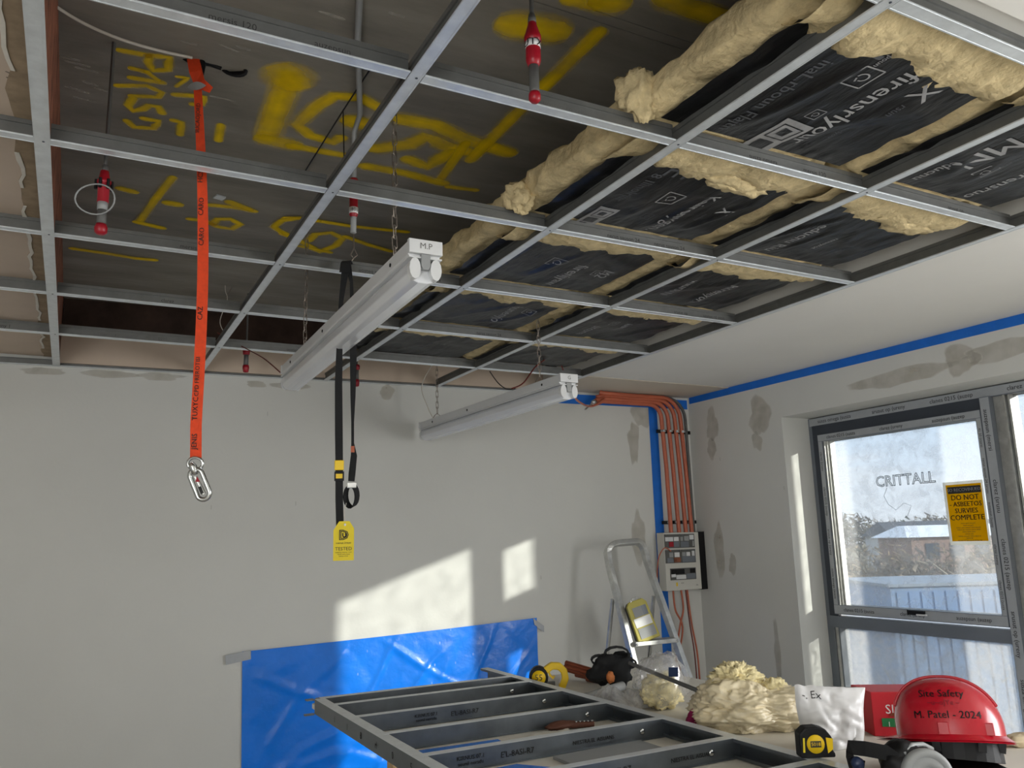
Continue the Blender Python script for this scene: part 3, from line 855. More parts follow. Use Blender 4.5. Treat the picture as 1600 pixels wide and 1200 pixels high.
# ------------------------------------------------------------------ hanging things
def chain(m, a, b, L=0.046, w=0.016, r=0.0017):
    a = V(a); b = V(b); d = (b-a); n = max(2, round(d.length/(L*0.74))); d.normalize()
    s1 = d.orthogonal().normalized(); s2 = d.cross(s1)
    step = (b-a)/n
    for k in range(n):
        c = a+step*(k+0.5); s = s1 if k % 2 else s2
        pts = []
        for q in range(10):
            t = 2*math.pi*q/10
            pts.append(c+d*(L/2-w/2)*(1 if math.sin(t) > 0 else -1)+d*(w/2*math.sin(t))+s*(w/2*math.cos(t)))
        m.tube(pts, r, 5, closed=True)
def batten(label, x0, y0, x1, y1, z, chains, txt, wire=None):
    t = thing('batten_light', label, 'light fitting', (x0, y0, z+0.05), 'hanging fluorescent battens')
    d = V((x1-x0, y1-y0, 0)); L = d.length; d.normalize(); s = V((d.y, -d.x, 0)); u = V((0, 0, 1))
    A = V((x0, y0, z))
    def pr(prof, m, f0=0.0, f1=None, mi=0):
        f1 = L if f1 is None else f1
        m.prism([A+s*x+u*h+d*f0 for x, h in prof], d*(f1-f0), mi)
    m = MB()
    pr([(-.046, .058), (.046, .058), (.046, .020), (.040, .014), (-.040, .014), (-.046, .020)], m, 0.012, L-0.012)
    o = m.build('spine', M_white, t, bevel=0.002)
    for fpos in (0.16, 0.95, L-0.2):
        mm = MB(); mm.lathe([(0.006, 0), (0.006, 0.002), (0.002, 0.003)], A-s*0.0462+u*0.036+d*fpos, -s, 8); mm.build('screw', M_black, o)
    m = MB()   # reflector flange
    pr([(-.047, .013), (.047, .013), (.047, .009), (-.047, .009)], m, 0.0, L)
    m.build('reflector_flange', M_white, t)
    m = MB()   # prismatic diffuser
    pr([(-.036, .008), (.036, .008), (.044, -.006), (.044, -.030), (.032, -.048), (.014, -.054), (-.014, -.054), (-.032, -.048), (-.044, -.030), (-.044, -.006)], m, 0.02, L-0.02)
    m.build('diffuser', M_diff, t, bevel=0.003)
    for e0, e1, near in ((-0.004, 0.012, 1), (L-0.012, L+0.004, 0)):
        m = MB(); pr([(-.048, .061), (.048, .061), (.048, .022), (-.048, .022)], m, e0, e1)
        c = m.build('end_plate', M_white, t, bevel=0.0015)
        if near:
            mm = MB(); mm.text(txt, 0.024, flat(A+d*(e0-0.0008)+u*0.042, s, u)); mm.build('lettering', M_inkl, c)
        m = MB()
        lob = lambda sg: [(sg*(.016+.014+.016*math.cos(q*math.pi/6)), -.020+.030*math.sin(q*math.pi/6)*1.0) for q in range(12)]
        for sg in (-1, 1):
            pts = lob(sg)
            if sg < 0: pts = pts[::-1]
            pr(pts, m, e0+0.004, e1+0.01 if near else e1)
        m.build('end_cap', M_white, t)
        m = MB(); pr([(-.013, .02), (.013, .02), (.013, -.012), (.008, -.022), (-.008, -.022), (-.013, -.012)], m, e0+0.002, e1)
        m.build('lamp_holder', M_gry, t)
    for cpos, top in chains:
        q = A+d*cpos+u*0.06
        m = MB(); chain(m, V((q.x, q.y, top)), q+u*0.035)
        c = m.build('chain', M_wire, t)
        m = MB(); m.tube([q-s*0.03, q-s*0.018+u*0.02, q+u*0.036, q+s*0.018+u*0.02, q+s*0.03], 0.002, 6); m.build('hook', M_wire, c)
    if wire:
        m = MB(); m.tube(wire, 0.003, 6); m.build('flex', M_wirel, t)
    return t
batten('white fluorescent batten hanging nearest, under the second main tee', 0.80, 1.96, 0.84, 3.67, 2.145, [(0.26, ZS), (1.45, ZS)], 'M.P')
batten('white fluorescent batten hanging farther off, below the far right bays', 1.96, 3.10, 1.92, 4.72, 2.08, [(0.25, ZS), (1.45, ZS)], 'G')

# flexes of the lights
def cable(label, pts, r, mt, name='cable', group=None, seg=6):
    pts = [V(p) for p in pts]
    sm = []
    for i in range(len(pts)-1):      # catmull rom
        p0 = pts[max(i-1, 0)]; p1 = pts[i]; p2 = pts[i+1]; p3 = pts[min(i+2, len(pts)-1)]
        for k in range(6):
            t = k/6
            sm.append(0.5*((2*p1)+(p2-p0)*t+(2*p0-5*p1+4*p2-p3)*t*t+(3*p1-p0-3*p2+p3)*t**3))
    sm.append(pts[-1])
    m = MB(); m.tube(sm, r, seg)
    return tag(m.build(name, mt, origin=pts[0]), label, 'cable', group)
cable('thin red flex leading to the far end of the near light', [P(340, 520, 1, 4.35), P(385, 545, 1, 4.2), P(412, 560, 1, 3.9), P(438, 582, 1, 3.68)], 0.003, M_brownw)
cable('pale flex looped over the far end of the second light', [P(690, 550, 1, 4.55), P(672, 575, 1, 4.6), P(659, 605, 1, 4.65), P(668, 635, 1, 4.62), P(676, 652, 1, 4.6)], 0.003, M_wirel)
cable('red flex arching behind the near chain of the second light', [P(880, 578, 1, 4.2), P(868, 556, 1, 4.1), P(840, 570, 1, 4.0), P(818, 598, 1, 3.9), P(800, 607, 1, 3.85)], 0.004, M_brownw)
cable('black flex hanging under the fifth cross tee', [P(765, 580, 1, 4.3), P(778, 598, 1, 4.3), P(792, 608, 1, 4.2), P(805, 607, 1, 4.1)], 0.003, M_black)
cable('pale cable sagging along the concrete near the orange strap', [PZ(84, 8, 2.765), PZ(130, 36, 2.76), PZ(185, 60, 2.75), PZ(245, 78, 2.755), PZ(300, 90, 2.77)], 0.0045, M_wirel)
cable('black tie wire strung along the concrete above the near light', [PZ(592, 88, 2.772), PZ(536, 173, 2.765), PZ(474, 272, 2.772)], 0.0025, M_black)
cable('short wire dropping from the tie wire', [PZ(536, 173, 2.764), P(537, 215, 1, PZ(536, 173, 2.764).y), P(538, 262, 1, PZ(536, 173, 2.764).y)], 0.002, M_black)
cable('thin looped wire dangling in the dark bay above the fourth cross tee', [P(352, 414, 1, 4.4), P(352, 452, 1, 4.4), P(355, 468, 1, 4.4), P(344, 500, 1, 4.4), P(348, 516, 1, 4.4)], 0.002, M_wirel)
cable('slanting thin wire behind the first main tee', [P(388, 414, 1, 4.42), P(365, 445, 1, 4.42), P(352, 468, 1, 4.42)], 0.002, M_wire)

# grey drop conduit with red plug
def plug(label, x, y, ztop, zcap, zbot, kind, r=0.018, top_pts=None, name='cable_connector'):
    t = thing(name, label, 'connector', (x, y, zcap), 'red cable connectors dropped from the soffit')
    H = zcap-zbot
    m = MB(); m.tube([(x, y, ztop), (x, y, zcap-0.005)] if not top_pts else top_pts, 0.005 if kind != 2 else 0.009, 8); m.build('cord', M_dgry if kind != 2 else M_gry, t)
    if kind == 0:
        m = MB(); m.lathe([(0.5*r, 0), (0.62*r, -0.08*H), (0.9*r, -0.16*H), (1.15*r, -0.22*H), (1.15*r, -0.27*H), (1.0*r, -0.28*H), (1.0*r, -0.42*H), (1.02*r, -0.5*H), (0.8*r, -0.56*H), (0.62*r, -0.57*H)], (x, y, zcap)); b = m.build('body', M_red, t)
        m = MB(); m.lathe([(0.4*r, 0.06*H), (0.55*r, 0.0), (0.6*r, -0.05*H)], (x, y, zcap)); m.build('gland', M_dgry, t)
        m = MB(); m.lathe([(0.66*r, -0.565*H), (0.66*r, -0.86*H), (0.7*r, -0.9*H)], (x, y, zcap)); m.build('sleeve', M_dgry, t)
        m = MB(); m.lathe([(0.7*r, -0.885*H), (0.82*r, -0.92*H), (0.8*r, -0.97*H), (0.5*r, -1.0*H)], (x, y, zcap)); m.build('end_cap', M_red, t)
        m = MB(); rr = 1.03*r
        m.lathe([(rr, -0.285*H), (rr, -0.36*H)], (x, y, zcap), seg=20); m.build('label_band', M_sheetw, b)
        m = MB()
        m.text('UTX', 0.026, lambda a, bb, c=0: V((x+(rr+.0012)*math.sin(a/rr+CA(x, y)), y-(rr+.0012)*math.cos(a/rr+CA(x, y)), zcap-0.323*H+bb))); m.build('lettering', M_black, b)
    elif kind == 1:
        m = MB(); m.lathe([(0.55*r, 0), (0.75*r, -0.14*H), (0.95*r, -0.16*H), (0.95*r, -0.2*H), (0.75*r, -0.21*H), (0.75*r, -0.5*H)], (x, y, zcap)); b = m.build('body', M_red, t)
        m = MB(); m.lathe([(0.4*r, 0.09*H), (0.5*r, 0.0), (0.56*r, -0.03*H)], (x, y, zcap)); m.build('gland', M_dgry, t)
        m = MB()
        for q in range(6):
            a = q*math.pi/3; c = V((x+r*math.cos(a), y+r*math.sin(a), 0))
            m.tube([c+V((0, 0, zcap-0.15*H)), c+V((0, 0, zcap-0.30*H))], 0.22*r, 6)
        m.build('locking_finger', M_black, b)
        m = MB(); m.lathe([(0.68*r, -0.5*H), (0.68*r, -0.62*H)], (x, y, zcap)); m.build('label_band', M_gry, b)
        m = MB(); m.lathe([(0.6*r, -0.62*H), (0.62*r, -0.85*H)], (x, y, zcap)); m.build('sleeve', M_dgry, t)
        m = MB(); m.lathe([(0.66*r, -0.84*H), (0.86*r, -0.9*H), (0.8*r, -0.97*H), (0.5*r, -1.0*H)], (x, y, zcap)); m.build('end_cap', M_red, t)
        m = MB()
        rc = V((x, y, zcap-0.47*H)); pts = []
        for q in range(24):
            a = 2*math.pi*q/24
            pts.append(rc+CR*(0.052*math.cos(a)-0.008)+CU*(0.040*math.sin(a))-CF*(0.022+0.004*math.cos(a*2)))
        m.tube(pts, 0.0022, 6, closed=True); m.build('ring', M_gry, t)
    elif kind == 2:
        m = MB(); m.lathe([(0.6*r, 0), (1.0*r, -0.06*H), (0.9*r, -0.1*H), (0.75*r, -0.12*H), (0.75*r, -0.5*H), (0.78*r, -0.52*H), (0.78*r, -0.66*H), (0.6*r, -0.68*H), (0.6*r, -0.7*H)], (x, y, zcap)); b = m.build('body', M_red, t)
        m = MB(); m.lathe([(0.8*r, -0.53*H), (0.8*r, -0.64*H)], (x, y, zcap)); m.build('label_band', M_sheetw, b)
        m = MB(); m.text('1801', 0.016, lambda a, bb, c=0: V((x+(.81*r)*math.sin(a/(.81*r)+CA(x, y)), y-(.81*r+.0006)*math.cos(a/(.81*r)+CA(x, y)), zcap-0.585*H+bb))); m.build('lettering', M_black, b)
        m = MB(); prof = []
        for q in range(9):
            prof += [(0.58*r, -(0.70+0.033*q)*H), (0.44*r, -(0.715+0.033*q)*H)]
        m.lathe(prof, (x, y, zcap)); m.build('threaded_spring', M_gry, t)
    else:
        m = MB(); m.lathe([(0.8*r, 0.0), (1.0*r, -0.06*H), (0.9*r, -0.22*H), (0.7*r, -0.24*H)], (x, y, zcap)); m.build('body', M_red, t)
        m = MB(); m.lathe([(0.62*r, -0.24*H), (0.66*r, -0.7*H)], (x, y, zcap)); m.build('sleeve', M_dgry, t)
        m = MB(); m.lathe([(0.8*r, -0.69*H), (0.9*r, -0.8*H), (0.7*r, -0.98*H), (0.3*r, -1.0*H)], (x, y, zcap)); m.build('end_cap', M_red, t)
    return t
def CA(x, y): return -math.atan2(x, y) if False else math.atan2(-x, y)
def zat(px, py, y): return P(px, py, 1, y)
a = zat(831, 30, 1.40); b = zat(836, 160, 1.40)
plug('red and grey cable connector with a white label band, beside the insulation', (a.x+b.x)/2, 1.40, ZS, a.z, b.z, 0, 0.0165)
a = zat(165, 268, 2.30); b = zat(156, 366, 2.30)
plug('red and grey cable connector with a wire ring, at the left of the opening', (a.x+b.x)/2, 2.30, ZS, a.z, b.z, 1, 0.019)
a = zat(553, 279, 2.42); b = zat(552, 366, 2.42)
plug('red connector with a striped spring end, on a grey conduit over the near light', (a.x+b.x)/2, 2.42, ZS, a.z, b.z, 2, 0.018, [PZ(563, -30, ZS-0.012), PZ(559, 60, ZS-0.012), ((a.x+b.x)/2, 2.36, ZS-0.014), ((a.x+b.x)/2, 2.42, ZS-0.05), ((a.x+b.x)/2, 2.42, a.z-0.004)])
a = zat(385, 546, 4.50); b = zat(384, 582, 4.50)
plug('small red and grey connector hanging near the back wall, left of the near light', (a.x+b.x)/2, 4.50, ZS, a.z, b.z, 3, 0.020)
a = zat(558, 570, 4.55); b = zat(557, 604, 4.55)
plug('red connector half hidden behind the black strap, by the back wall', (a.x+b.x)/2, 4.55, 2.5, a.z, b.z, 3, 0.018)

# orange lashing strap
SY = 2.30
st = thing('lashing_strap', 'orange ratchet strap with printed webbing and steel snap link at its end', 'strap', P(305, 95, 1, SY))
p0 = P(309, 140, 1, SY); p1 = P(316, 285, 1, SY); p2 = P(316, 420, 1, SY); p3 = P(311, 560, 1, SY); p4 = P(306, 716, 1, SY)
m = MB()
wd = V((1, -0.35, 0)).normalized()
pts = []
for i in range(25):
    t = i/24
    q = p0.lerp(p4, t); q.x += 0.016*math.sin(math.pi*min(1, t*1.1)); pts.append(q)
m.ribbon(pts, wd, [0.022+0.007*min(1, i/10) for i in range(25)], 0.0016)
web = m.build('webbing', M_orange, st)
def on_strap(t): return pts[min(24, max(0, int(round(t*24))))]
for s_, t in (('SUCAOJORD', 0.08), ('HCS', 0.24), ('CARO', 0.335), ('CARO', 0.43), ('CAZ', 0.62), ('CPD FREROTISI', 0.78), ('TUXYC', 0.875), ('JENIS', 0.95)):
    c = on_strap(t)+V((-0.004, -0.0016, 0))
    m = MB(); m.text(s_, 0.019 if len(s_) < 6 else 0.016, flat(c, (0, 0, 1), -wd), bold=0.02); m.build('lettering', M_ink, web)
m = MB()
h0 = P(302, 90, 1, SY); h1 = P(312, 130, 1, SY)
m.ribbon([P(304, 88, 1, SY)+V((0, 0, .01)), P(302, 93, 1, SY-0.01), P(306, 112, 1, SY-0.012), P(312, 130, 1, SY-0.01), P(330, 141, 1, SY-0.01)], [wd]*4+[V((0.3, 0, 1))], [0.03, 0.034, 0.036, 0.034, 0.02], 0.004)
m.build('folded_end', M_orange, st)
m = MB(); q = P(305, 135, 1, SY-0.014)
m.grid(14, 6, lambda u, v: q+CR*(0.027*(2*u-1)+0.004)+CU*(0.012*(2*v-1)*(1-(2*u-1)**2)+0.006*(2*u-1)*0.4)-CF*(0.004*(1-(2*u-1)**2)))
m.build('sewn_flap', M_gry, st)
m = MB()
m.tube([P(276, 86, 1, SY+0.01), P(296, 95, 1, SY), P(312, 96, 1, SY), P(330, 100, 1, SY), P(346, 107, 1, SY)], [0.003, 0.008, 0.009, 0.008, 0.006], 8)
m.tube([P(311, 86, 1, SY), P(316, 100, 1, SY-0.01), P(316, 118, 1, SY-0.012)], [0.006, 0.011, 0.004], 8)
m.build('soffit_hook', M_black, st)
m = MB(); c = P(365, 107, 1, SY); rg = []
for q in range(18):
    a = 2*math.pi*q/18; rg.append(c+CR*(0.036*math.cos(a))+CU*(0.019*math.sin(a)-0.008*math.cos(a)))
m.tube(rg, 0.006, 8, closed=True); m.build('ring', M_black, st)
m = MB()
m.grid(10, 5, lambda u, v: c+CR*(0.034*(2*u-1))+CU*(0.017*(2*v-1)*math.sqrt(max(0, 1-(2*u-1)**2))-0.008*(2*u-1)*1.0)+CF*0.004)
m.build('mesh_patch', M_film, st)
# snap link
m = MB(); b0 = P(305, 722, 1, SY)
rg = [b0+CR*(0.020*math.cos(a))+CU*(0.016*math.sin(a)-0.004) for a in [math.pi*2*k/14 for k in range(14)]]
m.tube(rg, 0.0042, 8, closed=True); m.build('swivel_eye', M_steel, st)
m = MB(); q0 = P(303, 734, 1, SY); q1 = P(321, 780, 1, SY)
dd = (q1-q0).normalized(); ss = dd.cross(CF).normalized(); L = (q1-q0).length
rg = []
for k in range(24):
    a = 2*math.pi*k/24; s_, c_ = math.sin(a), math.cos(a)
    rg.append((q0+q1)/2+dd*((L/2-0.017)*(1 if c_ > 0 else -1)+0.017*c_)+ss*(0.017*s_))
m.tube(rg, 0.0065, 10, closed=True)
m.lathe([(0.006, -0.016), (0.011, -0.006), (0.009, 0.008), (0.006, 0.018)], q0-dd*0.004, dd, 10)
m.build('snap_link', M_steel, st)
m = MB(); m.tube([q0+dd*0.018-ss*0.004, q1-dd*0.014+ss*0.001], 0.006, 8); g = m.build('gate', M_alu, st)
m = MB(); m.box(q0+dd*(L*0.68)-CF*0.0062, (0.02, 0.001, 0.008), Matrix((dd, -CF, ss)).transposed()); m.build('engraved_plate', M_ink, g)
m = MB(); c = q0+dd*(L*0.33)-CF*0.0066; m.add([c-dd*0.008+ss*0.004, c+dd*0.008+ss*0.006, c+dd*0.004-ss*0.006], [(0, 1, 2)]); m.build('red_mark', M_red, g)

# black strap
BY = 2.80
bs = thing('looped_strap', 'black webbing strap with yellow buckle and yellow test tag, hung from a wire loop', 'strap', P(540, 412, 1, BY))
m = MB(); wd = V((1, -0.3, 0)).normalized()
L1 = [P(x, y, 1, BY) for x, y in ((541, 412), (537, 440), (533, 470), (531, 520), (529, 600), (529.5, 680), (530, 722), (530, 780), (532, 850))]
m.ribbon(L1, wd, [0.030, 0.022, 0.016, 0.020, 0.026, 0.027, 0.026, 0.026, 0.026], 0.003)
m.build('left_tail', M_web, bs)
L2 = [P(x, y, 1, BY+0.01) for x, y in ((543, 412), (549, 440), (550, 470), (552, 520), (552, 560), (551.5, 620), (551, 660), (551, 692), (553, 712), (550, 740), (549, 752))]
m = MB(); m.ribbon(L2, wd, [0.026, 0.012, 0.014, 0.024, 0.024, 0.018, 0.010, 0.010, 0.022, 0.024, 0.022], 0.003)
m.build('right_tail', M_web, bs)
m = MB(); m.ribbon([P(538, 426, 1, BY-0.012), P(540, 412, 1, BY-0.006), P(542, 408, 1, BY+0.004), P(544, 414, 1, BY+0.014)], wd, 0.036, 0.004); m.build('top_fold', M_web, bs)
c = P(549, 775, 1, BY+0.01)
m = MB(); lp = [c+CR*(0.020*math.sin(a))+CU*(0.038*math.cos(a)) for a in [2*math.pi*k/20 for k in range(21)]]
m.ribbon(lp, (CF*0.8+CR*0.45+CU*0.2), 0.024, 0.0035); m.build('loop', M_web, bs)
for (x, y, w, h, mt, nm) in ((530, 727, 0.032, 0.034, M_yel, 'buckle_cover'), (549.5, 758, 0.032, 0.020, M_alu, 'slide_buckle')):
    m = MB(); m.box(P(x, y, 1, BY-0.008), (w, 0.012, h), Matrix.Rotation(-0.29, 3, 'Z')); m.build(nm, mt, bs, bevel=0.002)
m = MB()
c = P(530, 744, 1, BY-0.004)
for (dx, dz, w, h) in ((-0.014, 0, 0.005, 0.032), (0.014, 0, 0.005, 0.032), (0, 0.013, 0.033, 0.006), (0, -0.013, 0.033, 0.006)):
    m.box(c+wd*dx+V((0, 0, dz)), (w, 0.010, h), Matrix.Rotation(-0.29, 3, 'Z'))
m.build('ladder_buckle', M_black, bs)
m = MB(); m.box(c, (0.024, 0.006, 0.016), Matrix.Rotation(-0.29, 3, 'Z')); m.build('buckle_bar', M_yel, bs)
m = MB(); m.box(P(551, 702, 1, BY+0.008), (0.013, 0.006, 0.022), Matrix.Rotation(-0.29, 3, 'Z')); m.build('crimp', M_copper, bs)
# tag
tg = P(537, 845, 1, BY-0.02)
m = MB(); w = 0.0345; h = 0.066
outl = [(-w, -h), (w, -h), (w, h*0.62), (w*0.55, h), (-w*0.45, h), (-w, h*0.55)]
m.prism([tg+wd*x+V((0, 0, z)) for x, z in outl], -wd.cross(V((0, 0, 1)))*-0.0015)
tgo = m.build('test_tag', M_tag, bs)
tf = lambda dz, dx=0: flat(tg+wd*dx+V((0, 0, dz))+V((-0.0008, -0.0024, 0)), wd, (0, 0, 1))
m = MB(); m.text('D', 0.046, tf(0.018), outline=0.03); m.text('U', 0.02, tf(0.018, 0.002), outline=0.05)
m.text('nerus irsuo', 0.011, tf(-0.007)); m.text('TESTED', 0.0165, tf(-0.027))
for q, (tx) in enumerate(('unestuo sneruri oum', 'rsunil oeru suna', 'irensu orun')): m.text(tx, 0.0065, tf(-0.038-0.0065*q))
m.build('lettering', M_ink, tgo)
m = MB(); m.lathe([(0.0045, 0), (0.0045, 0.001)], tf(h*0.82, 0.004)(0, 0), (0.29, -1, 0), 12); m.build('eyelet', M_sheetw, tgo)
m = MB(); m.tube([tf(h*0.82, 0.004)(0, 0), P(538, 800, 1, BY-0.01), P(541, 786, 1, BY)], 0.0011, 5); m.build('tie', M_wirel, bs)
m = MB(); qy = BY
m.tube([P(552, 318, 1, qy), P(552, 350, 1, qy), P(553, 388, 1, qy), P(548, 398, 1, qy), P(552, 404, 1, qy), P(558, 399, 1, qy), P(554, 390, 1, qy)], 0.0026, 6)
m.tube([P(552, 404, 1, qy), P(546, 412, 1, qy+0.006), P(541, 418, 1, qy+0.01)], 0.0026, 6)
m.tube([P(552, 318, 1, qy), P(552.5, 300, 1, qy), P(551, 260, 1, qy)], 0.0026, 6)
m.build('wire_loop', M_wire, bs)

# ------------------------------------------------------------------ tapes and sheet on the walls
def strip(label, pts4, th_dir, mt, name='masking_tape', th=0.0012, group=None):
    m = MB(); m.prism(pts4, V(th_dir)*th)
    return tag(m.build(name, mt, origin=pts4[0]), label, 'tape', group)
TG = 'blue masking tape runs'
m = MB(); m.bb(RX-0.0015, RX-0.0003, -1.4, 4.73, ZC-0.052, ZC-0.0005)
tag(m.build('masking_tape', M_tape, origin=(RX, 2, ZC)), 'long blue masking tape along the top of the window wall', 'tape', TG)
xa_ = PW(800, 612).x
strip('blue masking tape along the top of the back wall behind the pipes', [W(xa_, 2.335, .001), W(4.04, 2.335, .001), W(4.04, 2.404, .001), W(xa_, 2.404, .001)], (0, -1, 0), M_tape, group=TG)
xv0, xv1 = PW(1013, 645).x, PW(1026, 645).x
strip('vertical blue masking tape running down beside the orange pipes', [W(xv0, 0.02, .0024), W(xv1, 0.02, .0024), W(xv1, 2.37, .0024), W(xv0, 2.37, .0024)], (0, -1, 0), M_tape, group=TG)
# blue sheet
tl, tr_ = PW(378, 1018), PW(837, 965)
m = MB()
def sh(u, v):
    x = tl.x+(tr_.x-tl.x)*u
    ztop = tl.z+(tr_.z-tl.z)*u-0.012*math.sin(math.pi*u)*0.4
    z = 0.03+(ztop-0.03)*v
    x += 0.02*(1-v)*(1-u)
    o = 0.008+0.010*(0.5+0.5*fbm((x*2.2, z*3.0, 4), 1, 2))*math.sin(math.pi*min(1, max(0, u*8, )) if u < .0625 else math.pi/2)
    o += 0.006*abs(noise.noise(V((x*5+z*3, z*1.2, 1))))*min(1, (1-v)*12)
    o += 0.008*max(0, 1-7*abs(noise.noise(V((x*1.3+z*0.8, z*3.2+x*0.9, 7)))))*min(1, (1-v)*8)*min(1, u*8)*min(1, (1-u)*8)+0.007*max(0, 1-8*abs(noise.noise(V((x*3.1-z*1.8, z*1.4, 3)))))*min(1, (1-v)*8)*min(1, u*8)*min(1, (1-u)*8)
    return W(x, z, o)
m.grid(150, 80, sh)
tag(m.build('plastic_sheet', M_sheet, origin=W(1.8, 0, .02)), 'blue polythene sheet taped to the lower back wall', 'sheet')
a = PW(354, 1025); b = PW(378, 1035)
strip('pale grey tape holding the left top corner of the blue sheet', [PW(352, 1024, .02), PW(392, 1016, .02), PW(392, 1030, .02), PW(353, 1039, .02)], (0, -1, 0), M_ptape)
strip('pale grey tape holding the right top corner of the blue sheet', [PW(833, 966, .02), PW(850, 978, .02), PW(850, 988, .02), PW(835, 976, .02)], (0, -1, 0), M_ptape)

# ------------------------------------------------------------------ conduits and consumer unit in the corner
PY = 4.70
VX = [3.752, 3.812, 3.874, 3.928]
HZ = [2.346, 2.364, 2.382, 2.402]
for i in range(4):
    x = VX[i]; z = HZ[i]; r = 0.10+0.018*i
    pts = [V((3.16+0.02*i, PY+0.01-0.012*(i % 2), z-0.03+0.012*i)), V((3.24, PY-0.012*(i % 2), z))]
    pts += [V((3.5, PY, z)), V((x-r, PY, z))]
    for k in range(1, 7):
        a = math.pi/2*k/6
        pts.append(V((x-r+r*math.sin(a), PY, z-r+r*math.cos(a))))
    pts.append(V((x+0.01, PY-0.01, 1.9))); pts.append(V((x+0.02-0.012*(i == 0), PY-0.02, 1.42)))
    m = MB(); m.tube(pts, 0.0155, 10)
    lab = ['orange conduit nearest the blue tape, bending down from the ceiling', 'orange conduit second from the blue tape', 'orange conduit third from the blue tape', 'orange conduit farthest right, next to the grey pipe'][i]
    tag(m.build('conduit', M_cond, origin=pts[-1]), lab, 'conduit', 'orange conduits in the corner')
m = MB(); pts = []
for k in range(7):
    a = math.pi/2*k/6; pts.append(V((3.83+0.155*math.sin(a), PY+0.012, 2.25+0.155*math.cos(a))))
m.tube([V((3.6, PY+0.012, 2.405))]+pts+[V((3.995, PY+0.012, 1.42))], 0.011, 8)
tag(m.build('grey_pipe', M_dgry, origin=(3.995, PY, 1.42)), 'thin grey pipe tight in the corner beside the orange conduits', 'pipe')
for zc, lab in ((2.155, 'upper black clamp rail with steel clips across the conduits'), (1.50, 'lower black clamp rail with steel clips just above the fuse box')):
    t = thing('clamp_rail', lab, 'clamp', (3.9, PY+0.02, zc), 'clamp rails on the conduits')
    m = MB(); m.bb(3.722, 4.03, PY+0.018, PY+0.03, zc-0.012, zc+0.012); m.build('rail', M_black, t)
    for i in range(4):
        x = VX[i]+(0.01 if zc > 2 else 0.018)-0.004*(i == 0)
        m = MB(); pts = [V((x+0.019*math.cos(a), PY-0.004-0.019*math.sin(a), zc)) for a in [math.pi*k/8 for k in range(9)]]
        m.ribbon([V((x+0.019, PY+0.018, zc))]+pts+[V((x-0.019, PY+0.018, zc))], (0, 0, 1), 0.016, 0.002); m.build('clip', M_steel, t)
# consumer unit
FY = 4.655
cu = thing('fuse_box', 'pale metal fuse box with open breaker windows, on the wall under the conduits', 'fuse box', (3.8, FY+0.08, 1.02))
bx0, bx1, bz0, bz1 = 3.672, 3.985, 1.030, 1.428
m = MB(); m.bb(bx0, bx1, FY, 4.735, bz0, bz1); m.build('cover', M_cunit, cu, bevel=0.004)
m = MB(); m.bb(bx1+0.001, 4.045, FY+0.006, 4.735, bz0-0.004, bz1+0.002); o = m.build('back_case', M_black, cu, bevel=0.002); o['label'] = 'black side of the case'
def win(u0, u1, v0, v1, rowsn):
    x0, x1 = bx0+(bx1-bx0)*u0, bx0+(bx1-bx0)*u1; z1, z0 = bz1-(bz1-bz0)*v0, bz1-(bz1-bz0)*v1
    m = MB()
    for (a0, a1, c0, c1) in ((x0, x1, z0, z0+.005), (x0, x1, z1-.005, z1), (x0, x0+.004, z0, z1), (x1-.004, x1, z0, z1)): m.bb(a0, a1, FY-0.006, FY, c0, c1)
    w = m.build('breaker_window', M_dgry, cu)
    m = MB(); m.bb(x0+.004, x1-.004, FY-0.0015, FY-0.0002, z0+.005, z1-.005); m.build('recess', M_dgry, w)
    for (ua, ub, va, vb, mt) in rowsn:
        m = MB(); m.bb(x0+(x1-x0)*ua, x0+(x1-x0)*ub, FY-0.005, FY-0.0016, z1-(z1-z0)*vb, z1-(z1-z0)*va); m.build('breaker', mt, w)
win(0.01, 0.42, 0.03, 0.27, [(0.03, 0.3, 0.2, 0.5, M_white), (0.31, 0.58, 0.2, 0.5, M_white), (0.64, 0.98, 0.2, 0.5, M_sheetw), (0.3, 0.6, 0.55, 0.9, M_red), (0.62, 0.97, 0.55, 0.92, M_frame)])
win(0.44, 0.86, 0.03, 0.27, [(0.02, 0.22, 0.2, 0.5, M_gry), (0.3, 0.62, 0.15, 0.5, M_gry), (0.68, 0.96, 0.08, 0.42, M_white), (0.02, 0.6, 0.55, 0.95, M_frame), (0.85, 0.97, 0.5, 0.9, M_gry)])
win(0.01, 0.44, 0.30, 0.53, [(0.25, 0.5, 0.2, 0.55, M_gry), (0.6, 0.92, 0.2, 0.55, M_sheetw), (0.55, 0.97, 0.58, 0.95, M_edge), (0.1, 0.5, 0.6, 0.95, M_frame)])
win(0.46, 0.86, 0.30, 0.53, [(0.05, 0.3, 0.2, 0.5, M_gry), (0.36, 0.62, 0.2, 0.5, M_sheetw), (0.76, 0.95, 0.12, 0.5, M_white), (0.03, 0.97, 0.52, 0.95, M_frame)])
win(0.12, 0.84, 0.62, 0.82, [(0.02, 0.55, 0.08, 0.5, M_black), (0.03, 0.2, 0.42, 0.75, M_white), (0.22, 0.6, 0.58, 0.95, M_white), (0.63, 0.98, 0.5, 0.95, M_frame), (0.78, 0.97, 0.08, 0.45, M_black)])
m = MB(); m.bb(bx0+.085, bx0+.098, FY-0.001, FY-0.0002, bz0+.03, bz0+.055); m.build('warning_label', M_yel, cu)
m = MB(); m.text('nsun', 0.014, flat((bx0+.14, FY-0.001, bz0+.05), (1, 0, 0), (0, 0, 1))); m.text('ERS', 0.012, flat((bx0+.27, FY-0.001, bz0+.03), (1, 0, 0), (0, 0, 1))); m.build('lettering', M_ink, cu)
